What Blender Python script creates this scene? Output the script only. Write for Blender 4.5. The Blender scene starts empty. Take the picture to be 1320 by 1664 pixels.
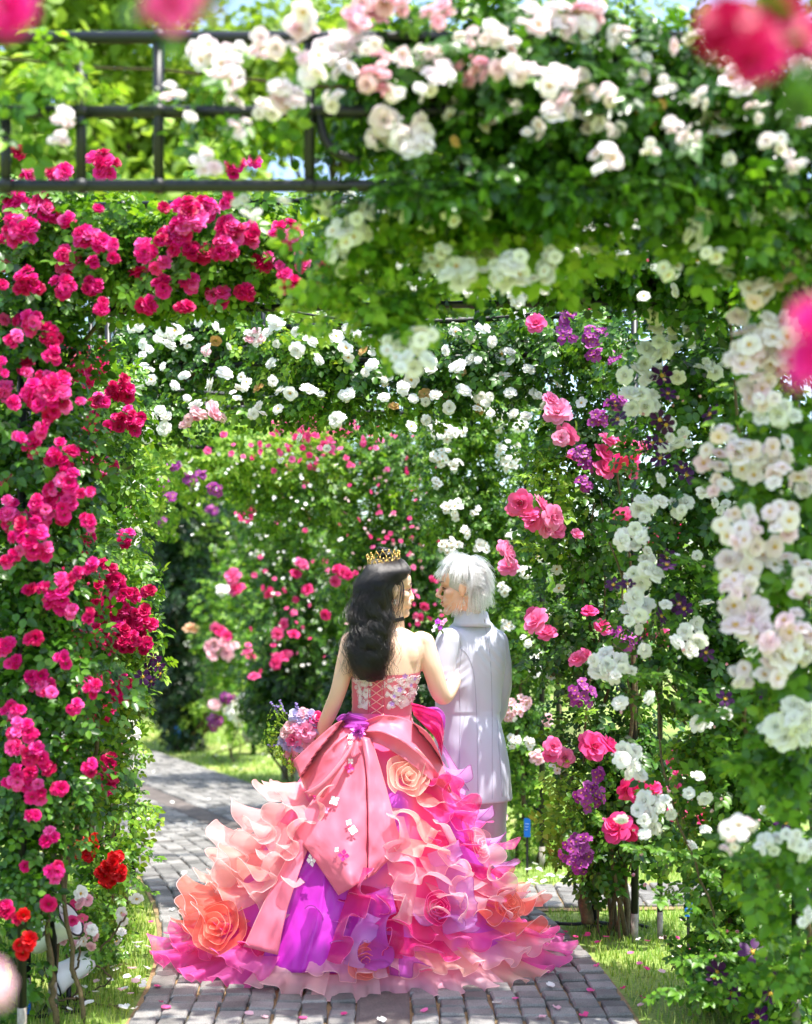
import bpy, bmesh, math, random
import numpy as np
from mathutils import Vector, Matrix, Euler, Quaternion, noise
from mathutils.bvhtree import BVHTree

random.seed(7)
RNG = np.random.default_rng(7)
SC = bpy.context.scene
COL = SC.collection

# ------------------------------------------------------------------ camera
F_PX, CX_PX, HY_PX, CAM_Z = 2150.0, 660.0, 982.0, 1.48     # focal length, principal column, horizon row of a 1320 x 1664 picture
cam_d = bpy.data.cameras.new("camera")
cam = bpy.data.objects.new("camera", cam_d)
COL.objects.link(cam)
SC.camera = cam
cam.location = (0, 0, CAM_Z)
cam.rotation_euler = (math.radians(90), 0, 0)
cam_d.sensor_width = 36
cam_d.lens = 36 * F_PX / 1664
cam_d.shift_y = (HY_PX - 832) / 1664
cam_d.clip_start = 0.05
cam_d.clip_end = 900
cam_d.dof.use_dof = True
cam_d.dof.focus_distance = 5.45
cam_d.dof.aperture_fstop = 1.7

# ------------------------------------------------------------------ sky, sun, exposure
SUN_DIR = Vector((0.2, -0.16, 1.0)).normalized()
w = bpy.data.worlds.new("World")
SC.world = w
w.use_nodes = True
nt = w.node_tree
bg = nt.nodes["Background"]
sky = nt.nodes.new("ShaderNodeTexSky")
sky.sky_type = 'NISHITA'
sky.sun_disc = False
sky.sun_elevation = math.asin(SUN_DIR.z)
sky.sun_rotation = math.atan2(SUN_DIR.x, SUN_DIR.y)
sky.air_density = 1.0
sky.dust_density = 2.0
nt.links.new(sky.outputs[0], bg.inputs[0])
bg.inputs[1].default_value = 0.15
sun_d = bpy.data.lights.new("sun", 'SUN')
sun_d.energy = 2.9
sun_d.angle = math.radians(0.6)
sun_d.color = (1.0, 0.965, 0.9)
sun = bpy.data.objects.new("sun", sun_d)
COL.objects.link(sun)
sun.location = (2, -3, 12)
sun.rotation_euler = (-SUN_DIR).to_track_quat('-Z', 'Y').to_euler()
SC.view_settings.view_transform = 'Standard'
SC.view_settings.look = 'None'
SC.view_settings.gamma = 1
SC.view_settings.exposure = 1.75
SC.render.engine = 'CYCLES'
SC.cycles.use_denoising = True
SC.cycles.max_bounces = 8
SC.cycles.diffuse_bounces = 4
SC.cycles.transmission_bounces = 5
SC.cycles.transparent_max_bounces = 12
SC.cycles.sample_clamp_indirect = 6
SC.cycles.caustics_reflective = False
SC.cycles.caustics_refractive = False


# ------------------------------------------------------------------ helpers
def W(px, py, d):
    """point at ground distance d that shows at photograph column px, row py"""
    return Vector(((px - CX_PX) / F_PX * d, d, CAM_Z - (py - HY_PX) / F_PX * d))


def lin(r, g, b, k=1.0):
    f = lambda c: (c / 255 / 12.92 if c / 255 <= 0.04045 else ((c / 255 + 0.055) / 1.055) ** 2.4)
    return (f(r) * k, f(g) * k, f(b) * k, 1)


def tag(o, label=None, cat=None, group=None, kind=None):
    if label: o["label"] = label
    if cat: o["category"] = cat
    if group: o["group"] = group
    if kind: o["kind"] = kind
    return o


def adopt(o, parent):
    """parent without moving: meshes keep world coordinates, so only an Empty's place is taken back out"""
    if parent is not None:
        o.parent = parent
        if parent.type == 'EMPTY':
            o.matrix_parent_inverse = Matrix.Translation(-parent.location)
    return o


def thing(name, label, cat, loc=(0, 0, 0), group=None):
    o = bpy.data.objects.new(name, None)
    o.empty_display_size = 0.1
    COL.objects.link(o)
    o.location = loc
    return tag(o, label, cat, group)


def link_mesh(name, me, parent=None):
    o = bpy.data.objects.new(name, me)
    COL.objects.link(o)
    return adopt(o, parent)


def make_mesh(name, verts, faces, mats=(), midx=None, smooth=True):
    me = bpy.data.meshes.new(name)
    me.from_pydata([tuple(v) for v in verts], [], [tuple(f) for f in faces])
    for m in mats: me.materials.append(m)
    if midx is not None:
        me.polygons.foreach_set("material_index", np.asarray(midx, dtype=np.int32))
    if smooth:
        me.polygons.foreach_set("use_smooth", np.ones(len(me.polygons), dtype=bool))
    me.update()
    return me


def mesh_obj(name, verts, faces, mats=(), parent=None, midx=None, smooth=True):
    if not isinstance(mats, (list, tuple)): mats = [mats]
    return link_mesh(name, make_mesh(name, verts, faces, mats, midx, smooth), parent)


class MB:
    """collects simple shapes for one mesh"""
    def __init__(s): s.v, s.f, s.m = [], [], []

    def add(s, v, f, m=0):
        o = len(s.v)
        s.v += [Vector(p) for p in v]
        s.f += [tuple(i + o for i in q) for q in f]
        s.m += [m] * len(f)
        return s

    def box(s, lo, hi, m=0):
        x0, y0, z0 = lo; x1, y1, z1 = hi
        return s.add([(x0, y0, z0), (x1, y0, z0), (x1, y1, z0), (x0, y1, z0), (x0, y0, z1), (x1, y0, z1), (x1, y1, z1), (x0, y1, z1)],
                     [(0, 3, 2, 1), (4, 5, 6, 7), (0, 1, 5, 4), (1, 2, 6, 5), (2, 3, 7, 6), (3, 0, 4, 7)], m)

    def tube(s, pts, rad, n=8, m=0, flat=1.0):
        v, f = tube_geo(pts, rad, n, flat)
        return s.add(v, f, m)

    def ball(s, c, r, m=0, n=10, k=6, rot=None):
        v, f = ball_geo(c, r, n, k, rot)
        return s.add(v, f, m)

    def build(s, name, mats, parent=None, smooth=True):
        return mesh_obj(name, s.v, s.f, mats, parent, s.m, smooth)


def catmull(P, n):
    P = [Vector(p) for p in P]
    if len(P) == 2:
        return [P[0].lerp(P[1], i / (n - 1)) for i in range(n)]
    out = []
    m = len(P) - 1
    for i in range(n):
        t = i / (n - 1) * m
        k = min(int(t), m - 1)
        u = t - k
        p1, p2 = P[k], P[k + 1]
        p0 = P[k - 1] if k > 0 else p1 * 2 - p2
        p3 = P[k + 2] if k + 2 <= m else p2 * 2 - p1
        out.append(0.5 * ((2 * p1) + (p2 - p0) * u + (2 * p0 - 5 * p1 + 4 * p2 - p3) * u * u + (3 * p1 - p0 - 3 * p2 + p3) * u ** 3))
    return out


def tube_geo(pts, rad, n=8, flat=1.0):
    pts = [Vector(p) for p in pts]
    if not hasattr(rad, '__len__'): rad = [rad] * len(pts)
    v, f = [], []
    up = None
    for i, p in enumerate(pts):
        t = (pts[min(i + 1, len(pts) - 1)] - pts[max(i - 1, 0)])
        t = t.normalized() if t.length > 1e-9 else Vector((0, 0, 1))
        if up is None:
            up = Vector((0, 0, 1)) if abs(t.z) < 0.9 else Vector((0, 1, 0))
        a = t.cross(up)
        a = a.normalized() if a.length > 1e-6 else t.orthogonal().normalized()
        b = a.cross(t).normalized()
        up = b
        for j in range(n):
            th = 2 * math.pi * j / n
            v.append(p + a * (rad[i] * math.cos(th)) + b * (rad[i] * flat * math.sin(th)))
    for i in range(len(pts) - 1):
        for j in range(n):
            k = (j + 1) % n
            f.append((i * n + j, i * n + k, (i + 1) * n + k, (i + 1) * n + j))
    v.append(pts[0]); v.append(pts[-1])
    c0, c1 = len(v) - 2, len(v) - 1
    e = (len(pts) - 1) * n
    for j in range(n):
        k = (j + 1) % n
        f.append((c0, k, j)); f.append((c1, e + j, e + k))
    return v, f


def ball_geo(c, r, n=10, k=6, rot=None):
    if not hasattr(r, '__len__'): r = (r, r, r)
    c = Vector(c)
    v, f = [], []
    def P(x, y, z):
        q = Vector((x * r[0], y * r[1], z * r[2]))
        if rot is not None: q = rot @ q
        return c + q
    v.append(P(0, 0, -1))
    for i in range(1, k):
        ph = -math.pi / 2 + math.pi * i / k
        for j in range(n):
            th = 2 * math.pi * j / n
            v.append(P(math.cos(ph) * math.cos(th), math.cos(ph) * math.sin(th), math.sin(ph)))
    v.append(P(0, 0, 1))
    top = len(v) - 1
    for j in range(n):
        q = (j + 1) % n
        f.append((0, 1 + q, 1 + j))
        f.append((top, top - n + j, top - n + q))
        for i in range(k - 2):
            a = 1 + i * n
            f.append((a + j, a + q, a + n + q, a + n + j))
    return v, f


def capsule_chain(pts, radii, n=14, samples=None, flat=1.0):
    """closed tapered limb through joints, with round ends"""
    samples = samples or 6 * (len(pts) - 1) + 1
    P = catmull(pts, samples)
    R = [v.x for v in catmull([(r, 0, 0) for r in radii], samples)]
    d0 = (P[0] - P[1]).normalized(); d1 = (P[-1] - P[-2]).normalized()
    pre, prer, post, postr = [], [], [], []
    for a in (80, 55, 28):
        pre.append(P[0] + d0 * R[0] * math.sin(math.radians(a))); prer.append(R[0] * math.cos(math.radians(a)))
    for a in (28, 55, 80):
        post.append(P[-1] + d1 * R[-1] * math.sin(math.radians(a))); postr.append(R[-1] * math.cos(math.radians(a)))
    return tube_geo(pre + P + post, prer + R + postr, n, flat)


def loft_rings(rings, n=28, expo=2.0):
    """closed body from horizontal super-ellipse rings (cx, cy, z, a, b, yaw)"""
    v, f = [], []
    for (cx, cy, z, a, b, yaw) in rings:
        for j in range(n):
            th = 2 * math.pi * j / n
            c, s = math.cos(th), math.sin(th)
            x = a * math.copysign(abs(c) ** (2 / expo), c)
            y = b * math.copysign(abs(s) ** (2 / expo), s)
            v.append(Vector((cx + x * math.cos(yaw) - y * math.sin(yaw), cy + x * math.sin(yaw) + y * math.cos(yaw), z)))
    for i in range(len(rings) - 1):
        for j in range(n):
            k = (j + 1) % n
            f.append((i * n + j, i * n + k, (i + 1) * n + k, (i + 1) * n + j))
    f.append(tuple(reversed(range(n))))
    f.append(tuple(range((len(rings) - 1) * n, len(rings) * n)))
    if rings[0][2] > rings[-1][2]:
        f = [tuple(reversed(q)) for q in f]
    return v, f


def interp_rings(keys, n):
    """smooth rings between key rings"""
    A = [Vector(k[:3]) for k in keys]; B = [Vector(k[3:6]) for k in keys]
    return [tuple(a) + tuple(b) for a, b in zip(catmull(A, n), catmull(B, n))]


def fuse(parts, voxel, smooth=3, name="fused"):
    """one continuous skin round overlapping closed shapes"""
    v, f = [], []
    for pv, pf in parts:
        o = len(v)
        v += [tuple(p) for p in pv]
        f += [tuple(i + o for i in q) for q in pf]
    me = bpy.data.meshes.new(name)
    me.from_pydata(v, [], f)
    o = bpy.data.objects.new(name, me)
    tmp = bpy.data.scenes.new("fuse")                                   # a scene of its own keeps this quick
    tmp.collection.objects.link(o)
    m = o.modifiers.new("r", 'REMESH'); m.mode = 'VOXEL'; m.voxel_size = voxel
    if smooth:
        s = o.modifiers.new("s", 'SMOOTH'); s.iterations = smooth; s.factor = 0.5
    tmp.view_layers[0].update()
    dg = tmp.view_layers[0].depsgraph
    out = bpy.data.meshes.new_from_object(o.evaluated_get(dg))
    bpy.data.objects.remove(o)
    bpy.data.meshes.remove(me)
    bpy.data.scenes.remove(tmp)
    out.name = name
    out.polygons.foreach_set("use_smooth", np.ones(len(out.polygons), dtype=bool))
    return out


def bvh_of(me):
    return BVHTree.FromPolygons([v.co.copy() for v in me.vertices], [tuple(p.vertices) for p in me.polygons])


def move_verts(me, fn):
    src = [(v.co.copy(), v.normal.copy()) for v in me.vertices]
    new = [fn(c, n) for c, n in src]
    me.vertices.foreach_set("co", np.array([tuple(p) for p in new], dtype=np.float32).ravel())
    me.update()


# ------------------------------------------------------------------ materials
def new_mat(name):
    m = bpy.data.materials.new(name)
    m.use_nodes = True
    t = m.node_tree
    p = t.nodes["Principled BSDF"]
    return m, t, p


def N(t, kind, **kw):
    n = t.nodes.new(kind)
    for k, v in kw.items():
        if k in ('blend_type', 'data_type', 'noise_dimensions', 'feature', 'operation', 'wave_type', 'bands_direction', 'distance'):
            setattr(n, k, v)
        else:
            n.inputs[k].default_value = v
    return n


def ramp(t, fac, stops):
    r = t.nodes.new('ShaderNodeValToRGB')
    e = r.color_ramp.elements
    while len(e) < len(stops): e.new(0.5)
    for i, (p, c) in enumerate(stops):
        e[i].position = p; e[i].color = c
    t.links.new(fac, r.inputs[0])
    return r.outputs[0]


def add_bump(t, p, height, strength, dist):
    b = N(t, 'ShaderNodeBump', Strength=strength, Distance=dist)
    t.links.new(height, b.inputs['Height'])
    t.links.new(b.outputs[0], p.inputs['Normal'])


def mat_plain(name, col, rough=0.5, metal=0.0, bump=None, vary=0.0, scale=40, spec=0.5, subsurf=0):
    m, t, p = new_mat(name)
    p.inputs['Base Color'].default_value = col
    p.inputs['Roughness'].default_value = rough
    p.inputs['Metallic'].default_value = metal
    p.inputs['Specular IOR Level'].default_value = spec
    if vary or bump:
        tc = t.nodes.new('ShaderNodeTexCoord')
        nz = N(t, 'ShaderNodeTexNoise', Scale=scale, Detail=4.0)
        t.links.new(tc.outputs['Object'], nz.inputs['Vector'])
        if vary:
            c = ramp(t, nz.outputs[0], [(0.3, tuple(x * (1 - vary) for x in col[:3]) + (1,)), (0.7, tuple(min(1, x * (1 + vary)) for x in col[:3]) + (1,))])
            t.links.new(c, p.inputs['Base Color'])
        if bump: add_bump(t, p, nz.outputs[0], bump, 0.01)
    if subsurf:
        p.inputs['Subsurface Weight'].default_value = subsurf
        p.inputs['Subsurface Radius'].default_value = (1.0, 0.35, 0.2)
        p.inputs['Subsurface Scale'].default_value = 0.012
    return m


def mat_thin(name, cols, trans=0.35, rough=0.5, spec=0.35, per='object', tcol=None, coat=0.0):
    """petals and leaves: a diffuse-glossy face that also lets light through; colour varies from piece to piece"""
    m, t, p = new_mat(name)
    if per == 'object':
        src = t.nodes.new('ShaderNodeObjectInfo').outputs['Random']
    else:
        src = t.nodes.new('ShaderNodeNewGeometry').outputs['Random Per Island']
    n = len(cols)
    c = ramp(t, src, [(i / max(1, n - 1), cols[i]) for i in range(n)])
    t.links.new(c, p.inputs['Base Color'])
    p.inputs['Roughness'].default_value = rough
    p.inputs['Specular IOR Level'].default_value = spec
    tr = t.nodes.new('ShaderNodeBsdfTranslucent')
    if tcol:
        mx = N(t, 'ShaderNodeMix', data_type='RGBA', blend_type='MULTIPLY')
        mx.inputs['Factor'].default_value = 1
        t.links.new(c, mx.inputs[6]); mx.inputs[7].default_value = tcol
        t.links.new(mx.outputs[2], tr.inputs[0])
    else:
        t.links.new(c, tr.inputs[0])
    mix = N(t, 'ShaderNodeMixShader')
    mix.inputs[0].default_value = trans
    t.links.new(p.outputs[0], mix.inputs[1]); t.links.new(tr.outputs[0], mix.inputs[2])
    t.links.new(mix.outputs[0], t.nodes['Material Output'].inputs[0])
    return m


def mat_organza(name, col, col2=None, clear=0.36, shimmer=0.3, trans=0.45):
    m, t, p = new_mat(name)
    col2 = col2 or col
    tc = t.nodes.new('ShaderNodeTexCoord')
    nz = N(t, 'ShaderNodeTexNoise', Scale=5.0, Detail=2.0)
    t.links.new(tc.outputs['Object'], nz.inputs['Vector'])
    c = ramp(t, nz.outputs[0], [(0.38, col), (0.62, col2)])
    t.links.new(c, p.inputs['Base Color'])
    p.inputs['Roughness'].default_value = 0.5
    p.inputs['Specular IOR Level'].default_value = 0.28
    p.inputs['Sheen Weight'].default_value = shimmer
    p.inputs['Sheen Roughness'].default_value = 0.35
    wv = N(t, 'ShaderNodeTexNoise', Scale=420.0, Detail=1.0)
    t.links.new(tc.outputs['Object'], wv.inputs['Vector'])
    cr = N(t, 'ShaderNodeTexNoise', Scale=70.0, Detail=3.0)
    t.links.new(tc.outputs['Object'], cr.inputs['Vector'])
    b1 = N(t, 'ShaderNodeBump', Strength=0.45, Distance=0.006); t.links.new(cr.outputs[0], b1.inputs['Height'])
    b2 = N(t, 'ShaderNodeBump', Strength=0.15, Distance=0.002); t.links.new(wv.outputs[0], b2.inputs['Height'])
    t.links.new(b1.outputs[0], b2.inputs['Normal']); t.links.new(b2.outputs[0], p.inputs['Normal'])
    tr = t.nodes.new('ShaderNodeBsdfTranslucent'); t.links.new(c, tr.inputs[0])
    m1 = N(t, 'ShaderNodeMixShader'); m1.inputs[0].default_value = trans
    t.links.new(p.outputs[0], m1.inputs[1]); t.links.new(tr.outputs[0], m1.inputs[2])
    cl = t.nodes.new('ShaderNodeBsdfTransparent')
    m2 = N(t, 'ShaderNodeMixShader'); m2.inputs[0].default_value = clear
    t.links.new(m1.outputs[0], m2.inputs[1]); t.links.new(cl.outputs[0], m2.inputs[2])
    t.links.new(m2.outputs[0], t.nodes['Material Output'].inputs[0])
    return m


M = {}
# foliage, per leaflet variation
M['leaf_dark'] = mat_thin('leaf_dark', [lin(32, 64, 18), lin(54, 98, 24), lin(76, 124, 30), lin(106, 152, 42)], 0.34, 0.34, 0.5, 'island', (1.35, 1.25, 0.5, 1))
M['leaf_mid'] = mat_thin('leaf_mid', [lin(46, 84, 22), lin(76, 124, 32), lin(108, 156, 42), lin(148, 186, 60)], 0.4, 0.38, 0.45, 'island', (1.3, 1.2, 0.5, 1))
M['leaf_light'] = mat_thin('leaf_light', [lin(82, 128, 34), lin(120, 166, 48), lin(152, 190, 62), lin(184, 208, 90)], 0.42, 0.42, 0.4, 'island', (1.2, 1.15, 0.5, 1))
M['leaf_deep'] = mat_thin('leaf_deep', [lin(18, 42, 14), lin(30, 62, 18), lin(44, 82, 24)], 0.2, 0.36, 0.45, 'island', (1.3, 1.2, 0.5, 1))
M['leaf_tree'] = mat_thin('leaf_tree', [lin(96, 128, 40), lin(132, 164, 56), lin(164, 190, 78)], 0.45, 0.5, 0.3, 'island', (1.2, 1.15, 0.6, 1))
M['grass'] = mat_thin('grass', [lin(88, 130, 40), lin(124, 164, 56), lin(160, 188, 82), lin(186, 196, 112)], 0.4, 0.5, 0.3, 'island', (1.15, 1.1, 0.6, 1))
# petals
M['p_magenta'] = mat_thin('petal_magenta', [lin(206, 8, 104), lin(226, 24, 130), lin(234, 44, 152), lin(240, 100, 178)], 0.3, 0.5, 0.3)
M['p_crimson'] = mat_thin('petal_crimson', [lin(182, 4, 70), lin(208, 14, 100), lin(224, 30, 124)], 0.28, 0.5, 0.3)
M['p_red'] = mat_thin('petal_red', [lin(190, 4, 16), lin(214, 14, 24)], 0.25, 0.5, 0.3)
M['p_pink'] = mat_thin('petal_pink', [lin(234, 96, 158), lin(240, 128, 178), lin(242, 166, 200)], 0.32, 0.5, 0.3)
M['p_hotpink'] = mat_thin('petal_hotpink', [lin(228, 48, 128), lin(238, 86, 154), lin(242, 124, 178)], 0.32, 0.5, 0.3)
M['p_pale'] = mat_thin('petal_palepink', [lin(246, 228, 230), lin(246, 236, 236), lin(248, 242, 240), lin(244, 216, 222)], 0.38, 0.5, 0.3)
M['p_white'] = mat_thin('petal_white', [lin(244, 243, 236), lin(247, 246, 242), lin(246, 242, 234)], 0.35, 0.5, 0.3)
M['p_blush'] = mat_thin('petal_blush', [lin(240, 178, 194), lin(242, 196, 206), lin(244, 214, 216)], 0.36, 0.5, 0.3)
M['p_peach'] = mat_thin('petal_peach', [lin(244, 200, 164), lin(244, 212, 180)], 0.36, 0.5, 0.3)
M['p_purple'] = mat_thin('petal_purple', [lin(128, 36, 120), lin(158, 52, 146), lin(182, 92, 172)], 0.3, 0.5, 0.3)
M['p_clematis'] = mat_thin('petal_clematis', [lin(56, 10, 60), lin(74, 18, 84)], 0.25, 0.5, 0.3)
M['p_lilac'] = mat_thin('petal_lilac', [lin(196, 184, 226), lin(206, 200, 232)], 0.36, 0.5, 0.3)
M['p_tan'] = mat_thin('petal_withered', [lin(206, 170, 110), lin(190, 150, 90)], 0.3, 0.6, 0.2)
M['stamen'] = mat_plain('stamen', lin(214, 170, 60), 0.7)
M['bud_green'] = mat_plain('bud_green', lin(120, 150, 60), 0.6)
M['cane'] = mat_plain('cane', lin(92, 78, 50), 0.8, vary=0.35, bump=0.6, scale=60)
M['cane_green'] = mat_plain('cane_green', lin(96, 124, 48), 0.6, vary=0.2, scale=60)
M['bark'] = mat_plain('bark', lin(96, 82, 66), 0.9, vary=0.4, bump=0.8, scale=18)
# built things
M['iron'] = mat_plain('black_iron', lin(17, 19, 23), 0.45, 0.0, vary=0.3, scale=30, spec=0.5, bump=0.05)
M['post_foot'] = mat_plain('worn_post_foot', lin(150, 142, 130), 0.85, vary=0.3, scale=50)
M['tag_blue'] = mat_plain('tag_blue', lin(20, 110, 210), 0.4, vary=0.08, scale=60)
M['tag_mark'] = mat_plain('tag_mark', lin(190, 215, 240), 0.5)
M['lamp_white'] = mat_plain('lamp_white', lin(228, 228, 226), 0.35, vary=0.04, scale=20)
M['lamp_grey'] = mat_plain('lamp_grey', lin(176, 176, 172), 0.5, vary=0.15, scale=20)
M['rubber'] = mat_plain('rubber_black', lin(24, 24, 26), 0.6)

# ================================================================== ground and path
def path_x(d):
    if d < 4.6: return -0.08
    if d < 8.65: return -0.08 - 0.065 * (d - 4.6) ** 2
    return -0.08 - 0.065 * 4.05 ** 2 - 0.5265 * (d - 8.65)


def path_dir(d):
    s = 0 if d < 4.6 else (-0.13 * (d - 4.6) if d < 8.65 else -0.5265)
    return Vector((s, 1, 0)).normalized()


def path_frame(d):
    t = path_dir(d)
    return Vector((path_x(d), d, 0)), t, Vector((t.y, -t.x, 0))


HALF = 0.885
m, t, p = new_mat('lawn_soil')
tc = t.nodes.new('ShaderNodeTexCoord')
n1 = N(t, 'ShaderNodeTexNoise', Scale=1.3, Detail=6.0); n2 = N(t, 'ShaderNodeTexNoise', Scale=55.0, Detail=3.0)
for q in (n1, n2): t.links.new(tc.outputs['Object'], q.inputs['Vector'])
ca = ramp(t, n1.outputs[0], [(0.35, lin(88, 124, 44)), (0.52, lin(128, 158, 66)), (0.66, lin(166, 160, 100))])
cb = ramp(t, n2.outputs[0], [(0.3, lin(60, 84, 30)), (0.7, lin(176, 180, 106))])
mx = N(t, 'ShaderNodeMix', data_type='RGBA'); mx.inputs['Factor'].default_value = 0.4
t.links.new(ca, mx.inputs[6]); t.links.new(cb, mx.inputs[7]); t.links.new(mx.outputs[2], p.inputs['Base Color'])
p.inputs['Roughness'].default_value = 0.95
add_bump(t, p, n2.outputs[0], 0.6, 0.02)
M['lawn'] = m
m, t, p = new_mat('joint_sand')
tc = t.nodes.new('ShaderNodeTexCoord')
n1 = N(t, 'ShaderNodeTexNoise', Scale=6.0, Detail=4.0); n2 = N(t, 'ShaderNodeTexNoise', Scale=160.0, Detail=2.0)
for q in (n1, n2): t.links.new(tc.outputs['Object'], q.inputs['Vector'])
ca = ramp(t, n1.outputs[0], [(0.38, lin(122, 100, 70)), (0.55, lin(156, 128, 92)), (0.68, lin(112, 122, 62))])
cb = ramp(t, n2.outputs[0], [(0.3, lin(80, 60, 40)), (0.7, lin(196, 166, 126))])
mx = N(t, 'ShaderNodeMix', data_type='RGBA'); mx.inputs['Factor'].default_value = 0.35
t.links.new(ca, mx.inputs[6]); t.links.new(cb, mx.inputs[7]); t.links.new(mx.outputs[2], p.inputs['Base Color'])
p.inputs['Roughness'].default_value = 0.95
add_bump(t, p, n2.outputs[0], 0.7, 0.01)
M['joint'] = m


def mat_stone(name, dark, light, per):
    m, t, p = new_mat(name)
    tc = t.nodes.new('ShaderNodeTexCoord'); ge = t.nodes.new('ShaderNodeNewGeometry')
    a = N(t, 'ShaderNodeTexNoise', Scale=260.0, Detail=3.0); b = N(t, 'ShaderNodeTexNoise', Scale=7.0, Detail=5.0)
    t.links.new(ge.outputs['Position'], a.inputs['Vector']); t.links.new(ge.outputs['Position'], b.inputs['Vector'])
    src = t.nodes.new('ShaderNodeObjectInfo').outputs['Random'] if per == 'object' else ge.outputs['Random Per Island']
    mth = N(t, 'ShaderNodeMath', operation='ADD'); t.links.new(b.outputs[0], mth.inputs[0])
    ms = N(t, 'ShaderNodeMath', operation='MULTIPLY'); ms.inputs[1].default_value = 0.42
    t.links.new(src, ms.inputs[0]); t.links.new(ms.outputs[0], mth.inputs[1])
    c1 = ramp(t, mth.outputs[0], [(0.42, dark), (0.95, light)])
    c2 = ramp(t, a.outputs[0], [(0.35, (0.45, 0.45, 0.46, 1)), (0.62, (1.0, 1.0, 1.0, 1))])
    mx = N(t, 'ShaderNodeMix', data_type='RGBA', blend_type='MULTIPLY'); mx.inputs['Factor'].default_value = 0.75
    t.links.new(c1, mx.inputs[6]); t.links.new(c2, mx.inputs[7]); t.links.new(mx.outputs[2], p.inputs['Base Color'])
    p.inputs['Roughness'].default_value = 0.75
    add_bump(t, p, a.outputs[0], 0.5, 0.004)
    return m


M['sett'] = mat_stone('granite_sett', lin(100, 98, 94), lin(156, 153, 148), 'object')
M['sett_far'] = mat_stone('granite_sett_mass', lin(100, 98, 94), lin(156, 153, 148), 'island')
M['slab'] = mat_stone('brown_slab', lin(92, 84, 80), lin(120, 110, 104), 'object')

# ground as one sheet, finer near the path
gv, gf = [], []
xs = [-300, -60, -20, -8, -4, -2, -1, 0, 1, 2, 4, 8, 20, 60, 300]
ys = [-300, -40, -5, 0, 3, 4, 5, 6, 7, 8, 10, 12, 15, 20, 40, 90, 400]
for y in ys:
    for x in xs: gv.append((x, y, 0))
for j in range(len(ys) - 1):
    for i in range(len(xs) - 1):
        a = j * len(xs) + i
        gf.append((a, a + 1, a + 1 + len(xs), a + len(xs)))
tag(mesh_obj('ground', gv, gf, M['lawn']), 'grassy ground of the rose garden', 'ground', kind='structure')

# joint bed of the path
pv, pf = [], []
ds = [3.2 + 0.15 * i for i in range(130)]
for d in ds:
    c, tt, r = path_frame(d)
    for k in (-1, 1): pv.append(c + r * (k * (HALF + 0.02)) + Vector((0, 0, 0.008)))
for i in range(len(ds) - 1):
    pf.append((2 * i, 2 * i + 1, 2 * i + 3, 2 * i + 2))
path = mesh_obj('path', pv, pf, M['joint'])
tag(path, 'curving path of grey granite setts with a dark central strip', 'path', kind='structure')


def sett_geo(w, l, seed, top=0.03):
    rr = random.Random(seed)
    j = lambda s: rr.uniform(-s, s)
    a, b = w / 2, l / 2
    base = [(-a + j(.003), -b + j(.003)), (a + j(.003), -b + j(.003)), (a + j(.003), b + j(.003)), (-a + j(.003), b + j(.003))]
    v = [Vector((x, y, -0.01)) for x, y in base] + [Vector((x, y, top - 0.007 + j(.001))) for x, y in base]
    v += [Vector((x * 0.86 + j(.002), y * 0.86 + j(.002), top + j(.002))) for x, y in base]
    f = []
    for i in range(4):
        k = (i + 1) % 4
        f += [(i, k, 4 + k, 4 + i), (4 + i, 4 + k, 8 + k, 8 + i)]
    f.append((8, 9, 10, 11))
    return v, f


sett_meshes = []
for i in range(6):
    v, f = sett_geo(0.092, 0.090, 100 + i)
    sett_meshes.append(make_mesh('sett', v, f, [M['sett']], smooth=False))
slab_meshes = []
for i in range(2):
    v, f = sett_geo(0.19, 0.5, 200 + i, 0.029)
    slab_meshes.append(make_mesh('slab', v, f, [M['slab']], smooth=False))

rest = MB()
d = 4.02
row = 0
count = 0
while d < 16.5:
    c, tt, r = path_frame(d)
    ang = math.atan2(-tt.x, tt.y)
    for side in (-1, 1):
        for k in range(8):
            off = side * (0.149 + k * 0.0985) + random.uniform(-.004, .004)
            q = c + r * off + tt * random.uniform(-.017, .017)
            z = random.uniform(-.005, .004)
            inview = d > 4.52 and not (abs(q.x + 0.17) < 0.62 and 5.2 < d < 5.85)
            rz = ang + random.uniform(-.06, .06)
            if inview and count < 300:
                o = bpy.data.objects.new('sett', random.choice(sett_meshes)); COL.objects.link(o)
                o.location = (q.x, q.y, z); o.rotation_euler = (random.uniform(-.012, .012), random.uniform(-.012, .012), rz)
                o.scale = (random.uniform(.93, 1.03), random.uniform(.9, 1.04), 1)
                o.parent = path
                count += 1
            else:
                me = random.choice(sett_meshes)
                R = Matrix.Rotation(rz, 3, 'Z')
                rest.add([R @ v.co + Vector((q.x, q.y, z)) for v in me.vertices], [tuple(pp.vertices) for pp in me.polygons])
    if row % 5 == 0:
        dm = d + 0.2
        c2, t2, r2 = path_frame(dm)
        o = bpy.data.objects.new('slab', slab_meshes[row // 5 % 2]); COL.objects.link(o)
        o.location = c2; o.rotation_euler = (0, 0, math.atan2(-t2.x, t2.y)); o.parent = path
    d += 0.0985 * tt.y
    row += 1
o = rest.build('far_setts', [M['sett_far']], path, smooth=False); o["kind"] = "stuff"

# a second path crossing behind the rose wall
side = MB()
sp = mesh_obj('side_path', [(0.5, 6.35, 0.006), (7, 6.7, 0.006), (7, 7.35, 0.006), (0.62, 6.95, 0.006)], [(0, 1, 2, 3)], M['joint'])
tag(sp, 'narrow stone path crossing behind the rose wall', 'path', kind='structure')
for i in range(46):
    for k in range(5):
        x = 0.62 + i * 0.1; y = 6.45 + (x - .5) * .055 + k * .1
        v, f = sett_geo(0.092, 0.09, i * 7 + k, 0.022)
        side.add([q + Vector((x, y, 0)) for q in v], f)
o = side.build('side_setts', [M['sett_far']], sp, smooth=False); o["kind"] = "stuff"


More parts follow.
